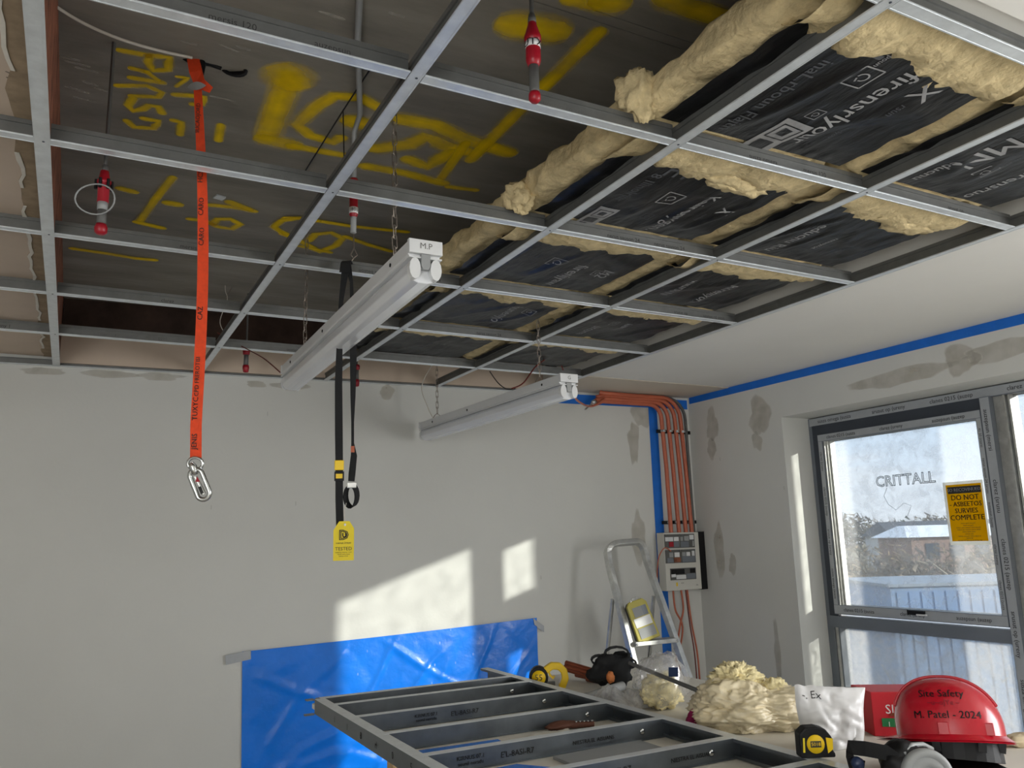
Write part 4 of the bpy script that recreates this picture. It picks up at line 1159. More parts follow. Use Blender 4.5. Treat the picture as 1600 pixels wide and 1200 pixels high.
cable('red and white flex hanging out of the left side of the fuse box', [V((3.72, FY-0.01, 1.30)), V((3.66, FY-0.02, 1.325)), V((3.615, FY-0.01, 1.27)), V((3.60, FY, 1.18)), V((3.605, FY+0.02, 1.07))], 0.004, M_cond, group='flexes of the fuse box')
for i, (lab, x0_, x1_, x2_, mt) in enumerate((('orange flex crossing under the fuse box', 3.745, 3.80, 3.745, M_cond), ('second orange flex crossing under the fuse box', 3.815, 3.775, 3.72, M_cond), ('straight orange flex right below the fuse box', 3.87, 3.885, 3.91, M_cond), ('dark red flex hugging the straight orange one below the fuse box', 3.855, 3.868, 3.885, M_brownw))):
    cable(lab, [V((x0_, 4.68, 1.04)), V((x0_+0.01, 4.68, 0.9)), V((x1_, 4.67, 0.78)), V((x2_, 4.66, 0.55)), V((x2_, 4.66, 0.1))], 0.007 if i < 3 else 0.005, mt, group='flexes of the fuse box')
cable('black flex slanting down beside the step ladder', [V((3.66, 4.6, 0.66)), V((3.70, 4.6, 0.56)), V((3.75, 4.62, 0.4)), V((3.77, 4.62, 0.05))], 0.006, M_black, group='flexes of the fuse box')
cable('thin frayed flex where the conduits leave the far light', [P(892, 612, 1, 3.3), P(905, 628, 1, 3.9), P(925, 635, 1, 4.5), P(945, 622, 1, 4.68)], 0.006, M_cond)
m = MB(); q = P(928, 628, 1, 4.66); m.tube([q, P(914, 640, 1, 4.6)], 0.006, 6); m.lathe([(0.012, -0.02), (0.016, 0), (0.012, 0.02)], q, (1, 0, 0.3), 8)
tag(m.build('cable_gland', M_steel, origin=q), 'loose steel cable gland at the open end of the conduits', 'fitting')

# ------------------------------------------------------------------ window
FX = 4.335
KW = 1.02
def zk(z): return 1.4+(z-1.4)*KW
winf = thing('window_1', '', 'window', (FX, 2.6, 0.28)); del winf['label']; del winf['category']; winf['kind'] = 'structure'
y_l = 3.83; z_t = zk(2.125); y_r = 1.41
def part(name, mt, boxes, parent=winf, bevel=0.0):
    m = MB()
    for b_ in boxes: m.bb(*b_)
    return m.build(name, mt, parent, bevel)
F0 = FX-0.046            # face of the outer frame
F1 = FX-0.062            # face of the sash
zT0, zT1 = zk(0.825), zk(0.893)   # transom
part('outer_frame', M_frame, [(F0, FX+0.05, y_l-0.045, y_l+0.008, zb, z_t), (F0, FX+0.05, y_r, y_l-0.045, z_t-0.055, z_t), (F0, FX+0.05, y_r, y_l-0.045, zb, zb+0.06), (F0, FX+0.05, y_r, y_r+0.05, zb, z_t)])
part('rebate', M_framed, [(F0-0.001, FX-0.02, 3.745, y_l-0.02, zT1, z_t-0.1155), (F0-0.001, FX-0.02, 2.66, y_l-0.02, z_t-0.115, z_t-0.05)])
part('mullion', M_frame, [(F1, FX+0.05, 2.596*KW-0.051*KW, 2.60*KW, zb, z_t-0.05)])
part('transom', M_frame, [(F1+0.004, FX+0.05, 2.60*KW, y_l-0.02, zT0, zT1)])
ys0, ys1, zs0, zs1 = 2.603*KW, 3.685*KW, zk(0.905), zk(2.012)
mw = 0.036
gy0, gy1, gz0, gz1 = ys0+0.03, ys1-mw, zk(0.962), zk(1.968)
part('sash', M_frame, [(F1, FX+0.03, ys1-mw, ys1, zs0, zs1), (F1, FX+0.03, ys0, gy0, zs0, zs1), (F1, FX+0.03, gy0, ys1-mw, gz1, zs1), (F1, FX+0.03, gy0, ys1-mw, zs0, gz0)])
for k, (ins, dx) in enumerate(((0.0, -0.055), (0.012, -0.042), (0.024, -0.03))):
    part('glazing_bead', M_alu, [(FX+dx, FX+0.01, gy1-ins-0.010, gy1-ins, gz0, gz1)])
g1 = part('glass_pane', M_glass, [(FX-0.004, FX+0.004, gy0, gy1, gz0, gz1)])
g2 = part('glass_pane', M_glass2, [(FX-0.004, FX+0.004, 2.60*KW, y_l-0.045, zb+0.06, zT0)])
g3 = part('glass_pane', M_glass, [(FX-0.004, FX+0.004, y_r+0.05, 2.54*KW, zb+0.06, z_t-0.055)])
for (ya0, yb0, xo) in ((2.490*KW, 2.544*KW, -0.03), (2.474*KW, 2.484*KW, -0.05), (2.455*KW, 2.465*KW, -0.035)):
    part('side_frame', M_alu, [(FX+xo, FX+0.04, ya0, yb0, zb+0.06, z_t-0.055)])
part('lower_post', M_alu, [(FX-0.04, FX+0.04, 3.685*KW, y_l-0.045, zb+0.06, zT0)])
part('lower_post', M_frame, [(FX-0.05, FX+0.03, 3.668*KW, 3.680*KW, zb+0.06, zT0)])
# protective tape with print on the faces that look into the room
def ptape(y0, y1, z0, z1, fx, size, vertical):
    m = MB(); m.bb(fx-0.0012, fx-0.0002, y0, y1, z0, z1)
    t = m.build('protective_tape', M_ptape, winf)
    L = (z1-z0) if vertical else (y1-y0)
    n = max(1, round(L/(size*11))); mm = MB()
    for k in range(n):
        f_ = (k+0.5)/n
        c = V((fx-0.0018, (y0+y1)/2, z0+(z1-z0)*f_)) if vertical else V((fx-0.0018, y1+(y0-y1)*f_, (z0+z1)/2))
        ss = STAMPS[(k*3+int(size*1000)) % 10]+' ('+STAMPS[(k+4) % 10][:5]
        if vertical: mm.text(ss, size, flat(c, (0, 0, -1), (0, -1, 0)), bold=0.008)
        else: mm.text(ss, size, flat(c, (0, -1, 0), (0, 0, 1)), bold=0.008)
    mm.build('lettering', M_ink, t)
ptape(y_r, y_l-0.002, z_t-0.050, z_t-0.002, F0, 0.034, False)
ptape(ys0+0.003, ys1-0.002, gz1+0.003, zs1-0.002, F1, 0.03, False)
ptape(ys0+0.003, ys1-0.002, zs0+0.004, gz0-0.003, F1, 0.03, False)
ptape(ys1-mw+0.003, ys1-0.003, gz0, gz1, F1, 0.024, True)
ptape(ys0+0.003, gy0-0.003, gz0, gz1, F1, 0.02, True)
ptape(2.549*KW, 2.597*KW, zb+0.06, z_t-0.055, F1, 0.034, True)
hc_ = P(1432, 962, 0, F1)
part('handle', M_black, [(F1-0.014, F1-0.0015, hc_.y-0.02, hc_.y+0.05, 0.925, 0.952), (F1-0.030, F1-0.014, hc_.y-0.07, hc_.y+0.035, 0.934, 0.952)], bevel=0.003)
part('handle_grip', M_sheetw, [(F1-0.030, F1-0.0145, hc_.y-0.08, hc_.y-0.02, 0.925, 0.9335)])
# words rubbed into the dust of the glass
m = MB(); q = P(1413, 750, 0, FX-0.0055); m.text('CRITTALL', 0.09, flat(q, (0, -1, 0), (0, 0, 1)), outline=0.026)
m.tube([P(x, y, 0, FX-0.0055) for x, y in ((1386, 762), (1381, 775), (1388, 788), (1400, 797), (1412, 786), (1424, 790), (1418, 806))], 0.0012, 4)
m.build('lettering', mat('rubbed_dust', (150, 160, 172), 0.9), g1)
# sill
part('sill', M_white, [(RX-0.01, FX-0.04, 1.402, yj-0.002, zb-0.01, zb+0.012)])
# notice
pc = [P(1475, 757, 0, FX-0.006), P(1533, 751, 0, FX-0.006), P(1547, 847, 0, FX-0.006), P(1486, 851, 0, FX-0.006)]
nt_ = thing('notice', 'yellow warning notice stuck on the window glass', 'sign', (pc[0]+pc[2])/2)
yc = (pc[0].y+pc[1].y+pc[2].y+pc[3].y)/4; zc = sum(q.z for q in pc)/4; nw = 0.232; nh = 0.345
Rn = Matrix.Rotation(math.radians(2.0), 3, 'X')
nf = lambda y, z, d=0: V((FX-0.0062-d, yc, zc))+V((0, -1, 0))*y+V((0, 0, 1))*z
m = MB(); m.prism([nf(-nw/2, -nh/2), nf(nw/2, -nh/2), nf(nw/2, nh/2), nf(-nw/2, nh/2)], (-0.0006, 0, 0)); m.build('paper', M_paper, nt_)
m = MB(); m.prism([nf(-nw/2+.016, -nh/2+.02, .0012), nf(nw/2-.01, -nh/2+.02, .0012), nf(nw/2-.01, nh/2-.016, .0012), nf(-nw/2+.016, nh/2-.016, .0012)], (-0.0005, 0, 0)); o = m.build('yellow_panel', M_ypaper, nt_)
m = MB(); m.prism([nf(-nw/2+.025, nh/2-.066, .002), nf(nw/2-.015, nh/2-.066, .002), nf(nw/2-.015, nh/2-.028, .002), nf(-nw/2+.025, nh/2-.028, .002)], (-0.0005, 0, 0)); hb = m.build('black_header', M_ink, nt_)
T = lambda dy, dz: flat(nf(dy, dz, .0034), (0, -1, 0), (0, 0, 1))
m = MB(); m.text('SO RECOVINUED', 0.025, T(0.005, nh/2-.047), bold=0.02); m.build('lettering', M_sheetw, hb)
m = MB()
for s_, sz, dz in (('DO NOT', 0.040, 0.083), ('- ASBEETOS', 0.036, 0.047), ('SURVIES', 0.037, 0.011), ('COMPLETE', 0.040, -0.026)):
    mm = MB(); mm.text(s_, sz, T(0.005, dz), bold=0.02); mm.build('lettering', M_ink, o)
for k, s_ in enumerate(('nerus oairn smeurn', 'oaurn smeunil', 'nerus oairn smeurn ourn aersuin', 'mesun airn oersun meurs oanin', 'nersu oairn smun', 'oersun mei', 'nersuo irnsuem rensu oairn su', 'nersu air', 'mrensu oirnse nursoa eirnsu oer')):
    m.text(s_, 0.0105, T(0.005, -0.056-0.0115*k))
m.build('small_print', M_ink, o)

# ------------------------------------------------------------------ step ladder
ld = thing('step_ladder', 'scuffed aluminium step ladder standing in front of the back corner', 'ladder', (3.25, 4.2, 0))
TL, TR, BL, BR = V((3.085, 4.5, 1.27)), V((3.385, 4.5, 1.28)), V((3.045, 3.98, 0.012)), V((3.475, 3.98, 0.012))
m = MB(); lp = [BL, TL.lerp(BL, 0.03)]
for k in range(1, 6):
    a = math.pi/2*k/6; lp.append(TL+V((0.075*(1-math.cos(a)), 0.005, 0.02+0.075*math.sin(a))))
lp.append(V((TL.x+0.09, 4.507, 1.368))); lp.append(V((TR.x-0.09, 4.507, 1.372)))
for k in range(1, 6):
    a = math.pi/2*k/6; lp.append(TR+V((-0.075*(1-math.sin(a)), 0.005, 0.02+0.075*math.cos(a))))
lp += [TR.lerp(BR, 0.03), BR]
fwd = V((0, -1, 0.4)).normalized()
m.ribbon(lp, V((0, -0.93, 0.38)), 0.045, 0.034); m.build('front_frame', M_alu, ld, bevel=0.003)
for k, t in enumerate((0.40, 0.62, 0.84)):
    a = TL.lerp(BL, t); b = TR.lerp(BR, t)
    m = MB(); m.bb(a.x+0.012, b.x-0.012, a.y-0.055, a.y+0.035, a.z-0.018, a.z+0.008)
    s_ = m.build('step', M_alu, ld, bevel=0.003)
    mm = MB()
    for x in (a.x+0.02, b.x-0.02): mm.lathe([(0.007, 0), (0.007, 0.004), (0.003, 0.006)], (x, a.y-0.055, a.z-0.005), (0, -1, 0), 8)
    mm.build('rivet', M_steel, s_)
for x0_, x1_ in ((3.075, 3.06), (3.40, 3.43)):
    m = MB(); m.tube([V((x0_, 4.45, 1.02)), V((x0_, 4.47, 0.95)), V((x1_, 4.70, 0.02))], 0.013, 8); m.build('rear_leg', M_alu, ld)
m = MB(); m.tube([V((3.07, 4.58, 0.5)), V((3.42, 4.58, 0.5))], 0.009, 8); m.build('rear_brace', M_alu, ld)
m = MB(); m.tube([V((3.30, 4.38, 0.75)), V((3.38, 4.62, 0.35))], 0.004, 6); m.build('stay', M_dgry, ld)
for p_ in (BL, BR):
    m = MB(); m.box(p_+V((0, 0, 0.012)), (0.04, 0.06, 0.024)); m.build('foot', M_black, ld)
# tool pack on the step
stz = TL.lerp(BL, 0.40)
tp = thing('plastic_pack', 'yellow and grey plastic pack leaning on the ladder step', 'pack', (3.22, stz.y, stz.z+0.008))
c0 = V((3.205, stz.y-0.03, stz.z+0.010)); upv = V((-0.22, 0.22, 0.95)).normalized(); rv = V((0.95, -0.1, 0.24)).normalized(); nv = rv.cross(upv)
def tpk(x, y, d=0): return c0+rv*x+upv*y+nv*d
def rrect(w0, w1, h, d, z0=0.0):
    return [tpk(-w0, z0, d), tpk(w0, z0, d), tpk(w1, h*0.9, d), tpk(w1*0.7, h, d), tpk(-w1*0.7, h, d), tpk(-w1, h*0.9, d)]
m = MB(); m.prism(rrect(0.078, 0.070, 0.245, -0.045), nv*0.03); m.build('grey_back', M_dgry, tp, bevel=0.006)
m = MB(); m.prism(rrect(0.08, 0.072, 0.25, -0.014), nv*0.02); o = m.build('yellow_front', M_ylab, tp, bevel=0.005)
for (x0_, x1_, y0_, y1_, mt) in ((-0.045, 0.02, 0.15, 0.21, M_gry), (-0.06, 0.06, 0.09, 0.145, M_sheetw), (-0.055, 0.062, 0.02, 0.082, M_gry), (0.02, 0.055, 0.15, 0.21, M_frame)):
    m = MB(); m.prism([tpk(x0_, y0_, .0075), tpk(x1_, y0_, .0075), tpk(x1_, y1_, .0075), tpk(x0_, y1_, .0075)], nv*0.001); m.build('label_panel', mt, tp)
m = MB(); m.tube([tpk(-0.04, 0.248, 0), tpk(-0.02, 0.262, .003), tpk(0.02, 0.262, .003), tpk(0.04, 0.248, 0)], 0.008, 8); m.build('handle', M_clear, tp)

# ------------------------------------------------------------------ work bench
BZ = 0.853
bn = thing('work_bench', 'white topped trestle bench under the metal frame', 'bench', (1.4, 1.9, 0))
m = MB(); m.bb(0.80, 2.2, 0.55, 3.06, BZ-0.018, BZ); m.build('top', M_bench, bn, bevel=0.003)
for x in (1.02, 2.13):
    m = MB(); m.bb(x-0.015, x+0.015, 0.6, 3.0, BZ-0.075, BZ-0.0185); m.build('apron', M_wood, bn)
for x in (1.06, 2.085):
    for y in (0.7, 1.8, 2.9):
        m = MB(); m.bb(x-0.025, x+0.025, y-0.03, y+0.03, 0, BZ-0.0185); m.build('leg', M_wood, bn)

# metal stud frame lying on the bench
FT = 0.900
fr = thing('stud_frame', 'galvanised metal stud ladder frame lying on the bench', 'metal frame', (1.15, 1.9, BZ))
lx, rx_ = 0.785, 1.50
def chan_y(x, sgn, y0, y1, name):
    """C channel along y, web on the outer side"""
    m = MB(); h0 = BZ+0.0015
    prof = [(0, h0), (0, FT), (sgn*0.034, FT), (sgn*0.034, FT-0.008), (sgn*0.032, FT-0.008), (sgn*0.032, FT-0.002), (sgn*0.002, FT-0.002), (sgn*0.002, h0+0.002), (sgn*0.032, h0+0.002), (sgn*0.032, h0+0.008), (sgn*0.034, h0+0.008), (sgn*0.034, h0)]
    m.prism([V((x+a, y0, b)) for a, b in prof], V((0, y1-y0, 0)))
    m.prism([V((x+a, y0, b)) for a, b in ((0, FT), (sgn*0.034, FT), (sgn*0.034, FT+0.0006), (0, FT+0.0006))], V((0, y1-y0, 0)), 1)  # paler skin on the flange: window light put into the colour
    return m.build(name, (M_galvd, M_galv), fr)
lr = chan_y(lx-0.028, 1, 0.9, 2.86, 'side_rail')
rr_ = chan_y(rx_+0.03, -1, 0.9, 3.12, 'side_rail')
m = MB(); m.bb(lx-0.055, lx-0.028, 2.855, 2.885, FT-0.003, FT); m.bb(lx-0.06, lx-0.028, 2.86, 2.875, FT-0.05, FT-0.045); m.build('end_tab', M_galvd, fr)
RY = [2.856, 2.716, 2.488, 2.227, 1.952, 1.672, 1.40, 1.13]
for k, y in enumerate(RY):
    m = MB(); h0 = BZ+0.0015; x0_, x1_ = lx-0.02, rx_+0.02
    prof = [(0, h0), (0, FT), (0.028, FT+0.0004), (0.028, FT-0.007), (0.0265, FT-0.007), (0.0265, FT-0.002), (0.002, FT-0.002), (0.002, h0+0.002), (0.028, h0+0.002), (0.028, h0)]
    m.prism([V((x0_, y+a, b)) for a, b in prof], V((x1_-x0_, 0, 0)))
    m.prism([V((x0_, y, h0)), V((x0_, y, h0+0.002)), V((x0_, y-0.008, h0+0.002)), V((x0_, y-0.008, h0))], V((x1_-x0_, 0, 0)))
    m.prism([V((x0_+0.012, y+a, b)) for a, b in ((0, FT+0.0004), (0.028, FT+0.0008), (0.028, FT+0.0012), (0, FT+0.0010))], V((x1_-x0_-0.024, 0, 0)), 1)  # lighter top strip, colour standing in for window light on the edge
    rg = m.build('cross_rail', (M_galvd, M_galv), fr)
    m = MB(); m.lathe([(0.0085, 0), (0.0085, 0.0015), (0.004, 0.003)], (rx_-0.075, y-0.0002, FT-0.024), (0, -1, 0), 10); m.build('rivet', M_steel, rg)
    m = MB()
    def rail_text(t_, size, dx, dz, b_=0.014):
        mm = MB(); mm.text(t_, size, flat((lx+dx, y-0.001, FT-dz), (1, 0, 0), (0, 0, 1)), bold=b_); mm.build('lettering', M_ink, rg)
    if k in (2, 4, 5):
        fx_ = 0.12 if k == 4 else 0.22
        rail_text('KIRNUS 07.1', 0.014, fx_, 0.018); rail_text('seunil nersdu', 0.013, fx_, 0.031); rail_text("E'L-8ASI-R7", 0.020, fx_+0.13, 0.025, 0.02)
        if k != 2: rail_text('NIESTRA EL AISUANS', 0.014, fx_+0.36, 0.025, 0.02)
for k, s_ in enumerate(('1', '1', 'B', 'rl', '0', '5', 'A7', 'W', 'b', 'E1', '7', 'N')):
    m = MB(); m.text(s_, 0.026, flat((lx-0.029, 2.62-0.13*k, FT-0.024), (0, -1, 0), (0, 0, 1)), bold=0.03); m.build('lettering', M_ink, lr)

# ------------------------------------------------------------------ things on the bench
def blobby(c, size, seed, amp=0.25, fr_=1.6, n=(34, 20), flatb=None, amp2=0.08, fr2=6, R=None):
    c = V(c); m = MB()
    def f(u, v):
        a = 2*math.pi*u; b = math.pi*(v-0.5)
        d = V((math.cos(a)*math.cos(b), math.sin(a)*math.cos(b), math.sin(b)))
        r = 1+amp*fbm(d*fr_, 1, seed)+amp2*fbm(d*fr2, 1, seed+4)
        q = V((d.x*size[0], d.y*size[1], d.z*size[2]))*r
        if R is not None: q = R @ q
        p = c+q
        if flatb is not None: p.z = max(p.z, flatb)
        return p
    m.grid(n[0], n[1], f, closed_u=True)
    return m
E1 = 0.0006
def back(c, d):
    q = V((c.x-EYE.x, c.y-EYE.y, 0)).normalized()
    return c+q*d
# far tape measure with handle
c = PZ(858, 1076, BZ)
tm = thing('tape_measure', 'yellow and black tape measure with a looped handle, far end of the bench', 'tape measure', c)
ax = CR.copy(); ax.z = 0; ax.normalize(); fy = V((-ax.y, ax.x, 0)); up = V((0, 0, 1))
def cas(x, z, d=0): return c+ax*x+up*z+fy*d
m = MB(); lp = [cas(-0.038+0.036*math.cos(a), 0.043+0.04*math.sin(a), -0.02) for a in [2*math.pi*k/18 for k in range(18)]]
m.prism(lp, fy*0.04); b_ = m.build('case', M_black, tm, bevel=0.004)
m = MB(); m.lathe([(0.026, 0), (0.026, 0.001)], cas(-0.038, 0.043, -0.0215), -fy, 18); m.build('disc', M_yel, b_)
m = MB(); m.text('55', 0.03, flat(cas(-0.038, 0.043, -0.0232), ax, up)); m.build('lettering', M_ink, b_)
m = MB(); hp = [cas(-0.012, 0.066), cas(0.012, 0.082), cas(0.04, 0.08), cas(0.058, 0.062), cas(0.062, 0.036), cas(0.052, 0.014), cas(0.044, 0.004)]
m.ribbon(hp, fy, 0.034, 0.026); m.build('handle', M_yel, tm, bevel=0.004)
m = MB(); m.ribbon([cas(-0.002, 0.074), cas(0.004, 0.05), cas(0.016, 0.038), cas(0.02, 0.046)], fy, 0.024, 0.008); m.build('trigger', M_yel, tm)
m = MB(); m.box(cas(0.008, 0.012), (0.03, 0.03, 0.024), Matrix((ax, fy, up)).transposed()); m.build('foot', M_dgry, tm)
# copper offcuts
cl = ['top copper tube offcut of the bundle by the black bag', 'second copper tube offcut of the bundle', 'copper tube offcut lowest in the bundle', 'thin copper tube offcut in the middle of the bundle', 'short copper tube offcut at the front of the bundle']
for k, (x0_, y0_, x1_, y1_, r_) in enumerate(((884, 1036, 925, 1048, 0.011), (882, 1042, 935, 1056, 0.011), (900, 1053, 937, 1064, 0.012), (884, 1047, 930, 1060, 0.006), (918, 1068, 936, 1072, 0.010))):
    dd_ = 3.28
    a = D(x0_, y0_, dd_-0.02*k); b = D(x1_, y1_, dd_-0.06-0.02*k)
    a.z = max(a.z, BZ+r_); b.z = max(b.z, BZ+r_)
    m = MB(); m.tube([a, b], r_, 10); o = tag(m.build('copper_tube', M_copper, origin=a), cl[k], 'pipe', 'copper tube offcuts')
# black pouch
c = back(PZ(958, 1080, BZ), 0.04)
pc_ = thing('tool_pouch', 'black fabric tool pouch slumped on the bench by the ladder foot', 'tool pouch', c)
m = blobby(c+V((0, 0, 0.066)), (0.085, 0.06, 0.066), 4.4, 0.35, 1.5, flatb=BZ+E1); m.build('body', M_web, pc_)
for k, (dx, dz, rr) in enumerate(((-0.045, 0.105, 0.03), (0.02, 0.125, 0.045), (0.06, 0.09, 0.03))):
    m = MB(); q = c+ax*dx+up*dz
    m.ribbon([q+ax*(rr*math.cos(a))+up*(rr*0.55*math.sin(a)) for a in [math.pi*2*j/12 for j in range(13)]], fy, 0.03, 0.006); m.build('strap_loop', M_web, pc_)
q = D(954, 1058, (c-EYE).dot(CF)-0.075)
m = blobby(q, (0.016, 0.012, 0.02), 2.0, 0.2); m.build('orange_grip', mat('tan_leather', (196, 116, 60), 0.7), pc_)
# grey tube & navy case
a = PZ(912, 1092, BZ+0.018); b = D(972, 1057, (PZ(960, 1080, BZ)-EYE).dot(CF)-0.06); b.z = BZ+0.03
a.z = BZ+0.0175
m = MB(); m.tube([a, b], 0.016, 12); m.tube([a-(b-a).normalized()*0.004, a+(b-a).normalized()*0.02], 0.0172, 12)
tag(m.build('grey_tube', M_gry, origin=a), 'short grey tube lying in front of the black tool pouch', 'tube')
q = PZ(948, 1096, BZ)
m = MB(); m.box(q+V((0.0, 0, 0.012)), (0.11, 0.05, 0.022), Matrix.Rotation(0.25, 3, 'Z')); tag(m.build('flat_case', M_navy, bevel=0.004, origin=q), 'flat navy blue case beside the grey tube', 'case')
# crumpled clear sheet and bag of wool
c = PZ(972, 1108, BZ)
m = MB()
def crump(u, v):
    x = -0.10+0.20*u; y = -0.05+0.16*v
    h = max(0, math.sin(math.pi*u)**0.7*math.sin(math.pi*min(1, v*1.1))**0.6)
    z = 0.004+h*(0.058+0.045*fbm((x*18, y*18, 1), 1, 3))+0.012*abs(noise.noise(V((x*60, y*60, 2))))
    return c+V((x, y, max(0.001, z)))
m.grid(44, 36, crump)
tag(m.build('crumpled_polythene', M_wrap, origin=c), 'crumpled clear polythene heaped in front of the black pouch', 'plastic sheet')
c = back(PZ(1036, 1114, BZ), 0.075)
m = blobby(c+V((0, 0, 0.085)), (0.092, 0.085, 0.085), 6.1, 0.18, 1.8, (40, 26), flatb=BZ+E1, amp2=0.09, fr2=7)
bagw = m.build('clear_bag', M_clear, origin=c); tag(bagw, 'clear plastic bag standing on the bench, stuffed with yellow wool', 'bag')
m = MB(); q = D(1052, 1050, (c-EYE).dot(CF)-0.06); m.box(q, (0.03, 0.002, 0.03), Matrix((CR, CF, CU)).transposed()); m.build('printed_label', M_navy, bagw)
m = blobby(c+V((-0.012, -0.012, 0.055)), (0.064, 0.06, 0.053), 9.3, 0.3, 2.2, (44, 28), flatb=BZ+0.002, amp2=0.22, fr2=6)
tag(m.build('wool_clump', M_woolw, origin=c), 'yellow wool clump inside the clear bag', 'insulation')
# rear clear bag hump
c = back(PZ(1034, 1098, BZ), 0.16)
m = blobby(c+V((0, 0, 0.06)), (0.08, 0.06, 0.075), 12.2, 0.22, 1.8, flatb=BZ+E1, amp2=0.1)
tag(m.build('clear_bag', M_wrap, origin=c), 'second clear plastic bag, milky and empty, behind the wool bag', 'bag')
# black rod
a = D(984, 1036, 2.74); b = D(1100, 1083, 2.42)
m = MB(); m.tube([a, b], 0.007, 8); tag(m.build('black_rod', M_dgry, origin=b), 'thin dark rod lying across the bags towards the wool heap', 'rod')
# wool heap
c = back(PZ(1176, 1152, BZ), 0.13)
hp_ = thing('wool_heap', 'large heap of yellow insulation half wrapped in milky polythene', 'insulation', c)
R0 = Matrix.Rotation(-0.5, 3, 'Z')
def ridge(c, size, seed, flatb, n=(150, 84), top=0.0):
    m = MB()
    def f(u, v):
        a = 2*math.pi*u; b = math.pi*(v-0.5)
        d = V((math.cos(a)*math.cos(b), math.sin(a)*math.cos(b), math.sin(b)))
        w = noise.noise(d*2.3+V((seed, 0, 0)))
        w2 = noise.noise(d*4.5+V((0, seed, 3))); rdg = abs(noise.noise(V((d.x*2.6+w*1.5, d.y*2.6+w2, d.z*7.0+w*3.0+d.x*2))+V((seed*2, 1, 0))))+0.35*abs(noise.noise(V((d.x*5+w2*2, d.y*5+w, d.z*16+w*5+d.x*5))))
        r = 1+0.25*fbm(d*1.4, 1, seed)-0.20*(rdg-0.3)-0.05*abs(noise.noise(d*22+V((0, seed, 0))))
        p = V(c)+R0 @ V((d.x*size[0], d.y*size[1], d.z*size[2]))*r
        p.z = max(p.z, flatb)
        return p
    m.grid(n[0], n[1], f, closed_u=True)
    return m
M_wrapw = mat('wool_behind_polythene', (228, 214, 180), 0.38, var=0.12, scale=16, bump=0.35, bscale=34, coat=0.2)
ridge(c+V((0, 0, 0.05)), (0.175, 0.13, 0.08), 3.2, BZ+E1).build('wrapped_body', M_wrapw, hp_)
q = back(c, 0.03)-ax*0.035+V((0, 0, 0.125))
blobby(q, (0.075, 0.055, 0.048), 7.1, 0.35, 2.0, (80, 50), amp2=0.3, fr2=11).build('upper_tuft', M_woolw, hp_)
blobby(back(q, -0.05)+V((0.01, 0, -0.025)), (0.07, 0.035, 0.03), 1.1, 0.3, 2.0, (70, 44), amp2=0.25, fr2=11).build('upper_tuft', M_woolw, hp_)
blobby(c+ax*0.075+V((0, 0, 0.10)), (0.04, 0.04, 0.032), 5.6, 0.35, 2.0, (36, 22), amp2=0.25, fr2=7).build('side_tuft', M_woolw, hp_)
c2 = back(PZ(1092, 1135, BZ), -0.01)
m = blobby(c2+V((0, 0.0, 0.016)), (0.045, 0.025, 0.032), 3.0, 0.25, flatb=BZ+E1); tag(m.build('magenta_cloth', M_mag, origin=c2), 'folded magenta cloth at the foot of the wool heap', 'cloth')
# near tape measure standing on the side rail
c = PZ(1279, 1181, FT); c.x = min(c.x, 1.53)
dpt = (c-EYE).dot(CF)
t2 = thing('tape_measure', 'black tape measure with yellow round badge, standing on the frame by the wool heap', 'tape measure', c)
def c2f(x, z, d=0): return c+ax*x+up*z+fy*d
s_ = dpt/FPX
w_ = 26*s_; h_ = 46*s_
sh_ = [(-w_, 0.001), (w_*1.08, 0.001), (w_*1.08, h_*0.15), (w_*0.95, h_*0.22), (w_*0.95, h_*0.66), (w_*0.6, h_*0.92), (w_*0.1, h_), (-w_*0.6, h_*0.98), (-w_, h_*0.78)]
m = MB(); m.prism([c2f(x, z, -0.018) for x, z in sh_], fy*0.036); b_ = m.build('case', M_black, t2, bevel=0.004)
m = MB(); m.lathe([(h_*0.30, 0), (h_*0.30, 0.0012)], c2f(-0.003, h_*0.46, -0.0185), -fy, 24); dsk = m.build('badge', M_yel, t2)
m = MB(); m.box(c2f(-0.003, h_*0.46, -0.0204), (h_*0.36, 0.001, h_*0.2), Matrix((ax, fy, up)).transposed()); m.build('badge_panel', M_ink, dsk)
m = MB(); m.text('5018', h_*0.16, flat(c2f(-0.003, h_*0.46, -0.0213), ax, up)); m.build('lettering', M_yel, dsk)
m = MB(); m.prism([c2f(w_*0.62, h_*0.16, -0.0192), c2f(w_*0.93, h_*0.28, -0.0192), c2f(w_*0.97, h_*0.62, -0.0192), c2f(w_*0.56, h_*0.66, -0.0192)], fy*0.03); m.build('tape_lock', M_yel, t2)
m = MB(); m.prism([c2f(-w_*0.86, h_*0.2, -0.0192), c2f(-w_*0.74, h_*0.2, -0.0192), c2f(-w_*0.70, h_*0.66, -0.0192), c2f(-w_*0.80, h_*0.66, -0.0192)], fy*0.002); m.build('side_stripe', M_tag, t2)
